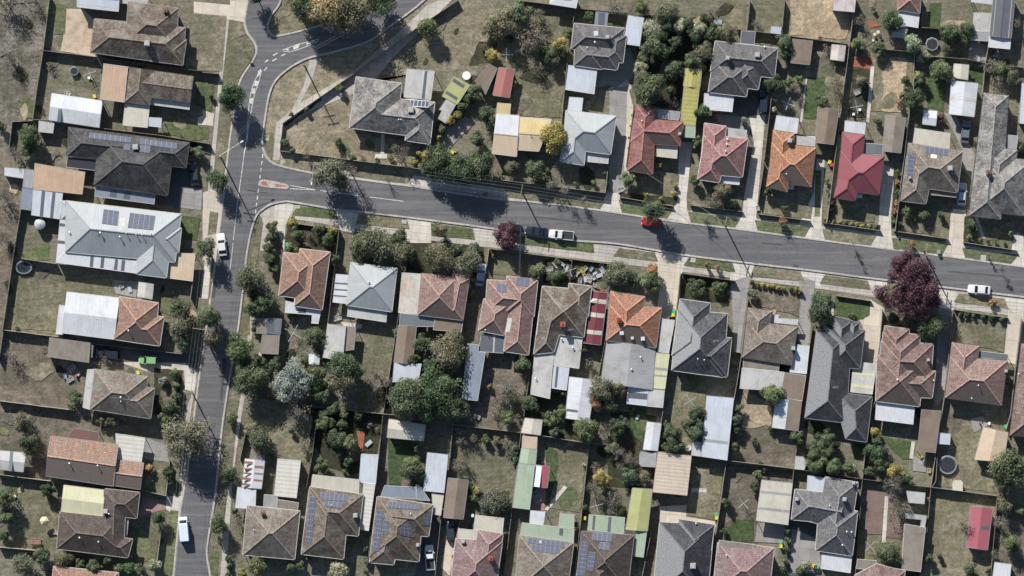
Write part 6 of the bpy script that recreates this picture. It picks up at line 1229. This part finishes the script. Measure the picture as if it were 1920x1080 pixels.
table('c1', 910, 425, .3, (.55, .4, .33), 'low pinkish bird bath'); table('c4', 452, 672, .35, (.7, .62, .62), 'round pinkish patio table'); table('d4', 540, 215, .65, desc='round white garden table by garage'); table('b3', 390, 588, .35, (.6, .6, .56), 'round pale garden table')
# egg-shaped plastic garden box
px, py = P('e4', 992, 470, 1.2); root = empty('garden_playhouse', (px, py, 0)); later(root, 'cream rounded plastic playhouse', 'playhouse', (px, py)); m = MB(); m.prism([(-.95, -1), (.95, -1), (.95, .5), (.6, 1), (-.6, 1), (-.95, .5)], 0, 1.3); m.build('wall', plain('cream_plastic', (.55, .50, .40), .5), root); m = MB(); m.prism([(-1.02, -1.07), (1.02, -1.07), (1.02, .55), (.65, 1.08), (-.65, 1.08), (-1.02, .55)], 1.3, 1.4); m.build('roof', plain('cream_plastic', (.55, .50, .40), .5), root)
# junk in a front yard
JC = [((.7, .7, .68), 'white plastic tub'), ((.62, .52, .06), 'yellow plastic crate'), ((.08, .25, .5), 'blue plastic tub'), ((.4, .42, .45), 'grey metal offcut'), ((.45, .12, .06), 'rusty red drum')]
def junk(t, x, y, k, s, a):
    px, py = P(t, x, y, .5); c, d = JC[k]; nm = d.split()[-1]; root = empty({'tub': 'storage_tub', 'crate': 'plastic_crate', 'offcut': 'metal_sheet', 'drum': 'steel_drum'}[nm], (px, py, 0)); root.rotation_euler.z = a
    mt = plain('junk%d' % k, c, .5); m = MB()
    if nm == 'drum':
        m.lathe((0, 0, 0), [(.28 * s, 0), (.28 * s, .45), (.3 * s, .46), (.28 * s, .48), (.28 * s, .85)], 14); m.build('drum_wall', mt, root)
    elif nm == 'offcut': m.box((0, 0, .35), (1.5 * s, .8 * s, .04)); m.box((0, 0, .17), (1.3 * s, .6 * s, .32)); m.build('sheet', mt, root)
    else:
        w_, l_ = .45 * s, .7 * s
        m.prism([(-l_, -w_), (l_, -w_), (l_, w_), (-l_, w_)], .02, .08)
        for a_, b_, sz in ((0, w_, (2 * l_, .05, .4)), (0, -w_, (2 * l_, .05, .4)), (l_, 0, (.05, 2 * w_ - .06, .4)), (-l_, 0, (.05, 2 * w_ - .06, .4))): m.box((a_, b_, .25), sz)
        m.build('tub_wall', mt, root); m = MB(); m.box((0, 0, .3), (l_ * 1.8, w_ * 1.8, .06)); m.build('contents', plain('rags', (.3, .3, .3), .9, 0, .5), root)
    later(root, d, nm, (px, py), 'junk scattered in yards')
for x, y, k, s in ((972, 918, 0, 1), (1010, 880, 0, .7), (1035, 905, 3, .8), (1062, 885, 0, .6), (1068, 930, 0, .9), (1090, 912, 3, .6), (1025, 945, 2, .6), (1168, 935, 1, .8), (1195, 925, 1, .7), (1212, 915, 1, .8), (1205, 950, 1, .6), (1255, 915, 2, .7), (1242, 970, 0, .8), (1240, 995, 0, .7), (1215, 985, 3, .8), (1180, 995, 0, .7), (1132, 975, 0, .6), (1150, 960, 3, .5), (1270, 975, 0, .6), (1330, 925, 0, .8), (1310, 960, 3, .9), (1325, 890, 0, .6), (1335, 1060, 4, .7), (1300, 1045, 4, .6), (1280, 1030, 0, .5), (1280, 945, 3, .6)): junk('c2', x, y, k, s, R.uniform(0, 3))
for t, x, y, k, s in (('a3', 485, 685, 0, 1.1), ('a3', 472, 762, 0, .9), ('a3', 440, 740, 2, .7), ('a3', 515, 735, 4, .8), ('a3', 530, 725, 3, .6), ('e1', 318, 620, 0, 1), ('e1', 1262, 378, 2, 1.2), ('e1', 1130, 390, 3, .9), ('a1', 445, 628, 0, .5), ('a1', 465, 630, 0, .5), ('c4', 885, 545, 0, 1.6), ('e4', 740, 270, 1, .7), ('e4', 800, 370, 1, .6), ('b3', 910, 345, 0, 1.1), ('a4', 350, 772, 0, .6), ('a4', 378, 788, 0, .7), ('c3', 485, 1015, 0, .8), ('e4', 1140, 45, 4, .6), ('e1', 235, 470, 3, .5), ('c3', 968, 985, 0, .7), ('b4', 1120, 185, 3, 1), ('d2', 85, 380, 0, .9), ('d2', 1010, 505, 0, .7), ('a3', 820, 135, 0, .6), ('a3', 875, 150, 3, .9), ('c1', 330, 1020, 1, .6), ('c3', 1330, 640, 0, .5), ('d3', 200, 1015, 3, .7)): junk(t, x, y, k, s, R.uniform(0, 3))
for t, x, y in (('e4', 1205, 50), ('a1', 600, 525), ('e1', 290, 770), ('e1', 330, 740), ('a4', 100, 540), ('c4', 1205, 330), ('d4', 70, 340), ('e1', 1080, 330)): chair(t, x, y, ang=R.uniform(0, 6))
# logs and dead branches on the reserve and in yards
def log(t, x0, y0, x1, y1, r=.12, desc='fallen grey branch'):
    a = P(t, x0, y0, .3); b = P(t, x1, y1, .3); root = empty('fallen_branch', (a[0], a[1], 0)); later(root, desc, 'branch', a); m = MB(); d = Vector((b[0] - a[0], b[1] - a[1], .15)); branchy(m, Vector((0, 0, r)), d.normalized(), d.length * .7, r, 3); m.build('limb', GREYBARK, root)
for a in (('a1', 80, 20, 200, 10), ('a1', 20, 90, 90, 180), ('a1', 90, 20, 30, 90), ('a1', 0, 380, 60, 350), ('a2', 355, 190, 380, 130), ('a2', 290, 165, 330, 190)): log(*a)
for t, x, y, h in (('d2', 655, 590, 3), ('d2', 1185, 610, 3), ('e2', 290, 755, 2.4), ('c2', 1190, 470, 3.2), ('b2', 1250, 320, 2.4)):
    px, py = P(t, x, y, 1); root = empty('bare_sapling', (px, py, 0)); later(root, 'leafless young street tree', 'tree', (px, py)); m = MB(); m.tube((0, 0, 0), (0, 0, h * .35), .06, .05, 6)
    for k in range(7): branchy(m, Vector((0, 0, h * .3)), Vector((R.uniform(-.5, .5), R.uniform(-.5, .5), 1)).normalized(), h * .38, .032, 3)
    m.build('branches', GREYBARK, root)

# ------------------------------------------------------------------ worn patches and beds across the yards
RQ = random.Random(23); ROADP = vs
def blob(x, y, r, n=16):
    a = RQ.uniform(.6, 1.5); w0 = RQ.uniform(0, 3.14); pr = [RQ.uniform(.65, 1.2) for _ in range(n)]; pr = [(pr[i] + pr[i - 1]) / 2 for i in range(n)]
    out = []
    for i in range(n):
        t_ = 2 * math.pi * i / n; u, v_ = r * pr[i] * math.cos(t_) * a, r * pr[i] * math.sin(t_) / a
        out.append((x + u * math.cos(w0) - v_ * math.sin(w0), y + u * math.sin(w0) + v_ * math.cos(w0)))
    return out
HARD = [[(v.co.x, v.co.y) for v in o.data.vertices] for o in COL.objects if o.type == 'MESH' and o.get('kind') == 'structure' and o.name.split('.')[0] in ('driveway', 'footpath', 'path', 'patio', 'nature_strip', 'crossover', 'paving', 'verge_island')]
k = 0; tries = 0
while k < 210 and tries < 4000:
    tries += 1; x, y = RQ.uniform(-103, 103), RQ.uniform(-58, 58); r = RQ.uniform(.5, 2.4)
    b_ = blob(x, y, r)
    if any(inside(ROADP, *q) for q in b_[::3]) or any(inside(h, *q) for h in HARD for q in b_[::4]): continue
    kd = RQ.choice(['bed', 'dirt', 'dry', 'mix', 'lawn', 'pale', 'reserve', 'bed', 'dirt']); GN['wp'] = GN.get('wp', 0) + 1
    me_ = MB(); me_.face([(px_, py_, .10 + GN['wp'] * .0001) for px_, py_ in b_]); struct(me_.build({'bed': 'garden_bed', 'lawn': 'grass_patch', 'mix': 'grass_patch'}.get(kd, 'worn_patch'), G[kd])); k += 1

# ------------------------------------------------------------------ finish the labels
def comp(dx, dy):
    a = math.degrees(math.atan2(dy, dx)) % 360
    return ['east', 'north-east', 'north', 'north-west', 'west', 'south-west', 'south', 'south-east'][int((a + 22.5) // 45) % 8]
ORD = ['', 'second nearest', 'third nearest', 'fourth nearest', 'fifth nearest', 'sixth nearest', 'seventh nearest', 'eighth nearest', 'ninth nearest', 'tenth nearest']
inview = lambda p: abs(p[0]) < 106 and abs(p[1]) < 60
grp = {}
for o, d, p in PEND:
    ref, c, _ = min(HOUSES, key=lambda h: math.hypot(h[1][0] - p[0], h[1][1] - p[1]))
    dist = math.hypot(c[0] - p[0], c[1] - p[1]); key = f"{d}, %s {comp(p[0] - c[0], p[1] - c[1])} of {ref}"
    grp.setdefault(key, []).append((dist, o))
for key, l in grp.items():
    l.sort(key=lambda q: q[0])
    for i, (dist, o) in enumerate(l):
        w1 = ORD[min(i, 9)] if i else ('nearest' if len(l) > 1 else '')
        s = (key % w1).replace(',  ', ', '); s = s.replace(', ' , ' ', 1) if not w1 else s
        o['label'] = ' '.join(s.split())
        if len(o['label'].split()) > 16: print('LONG', o['label'])
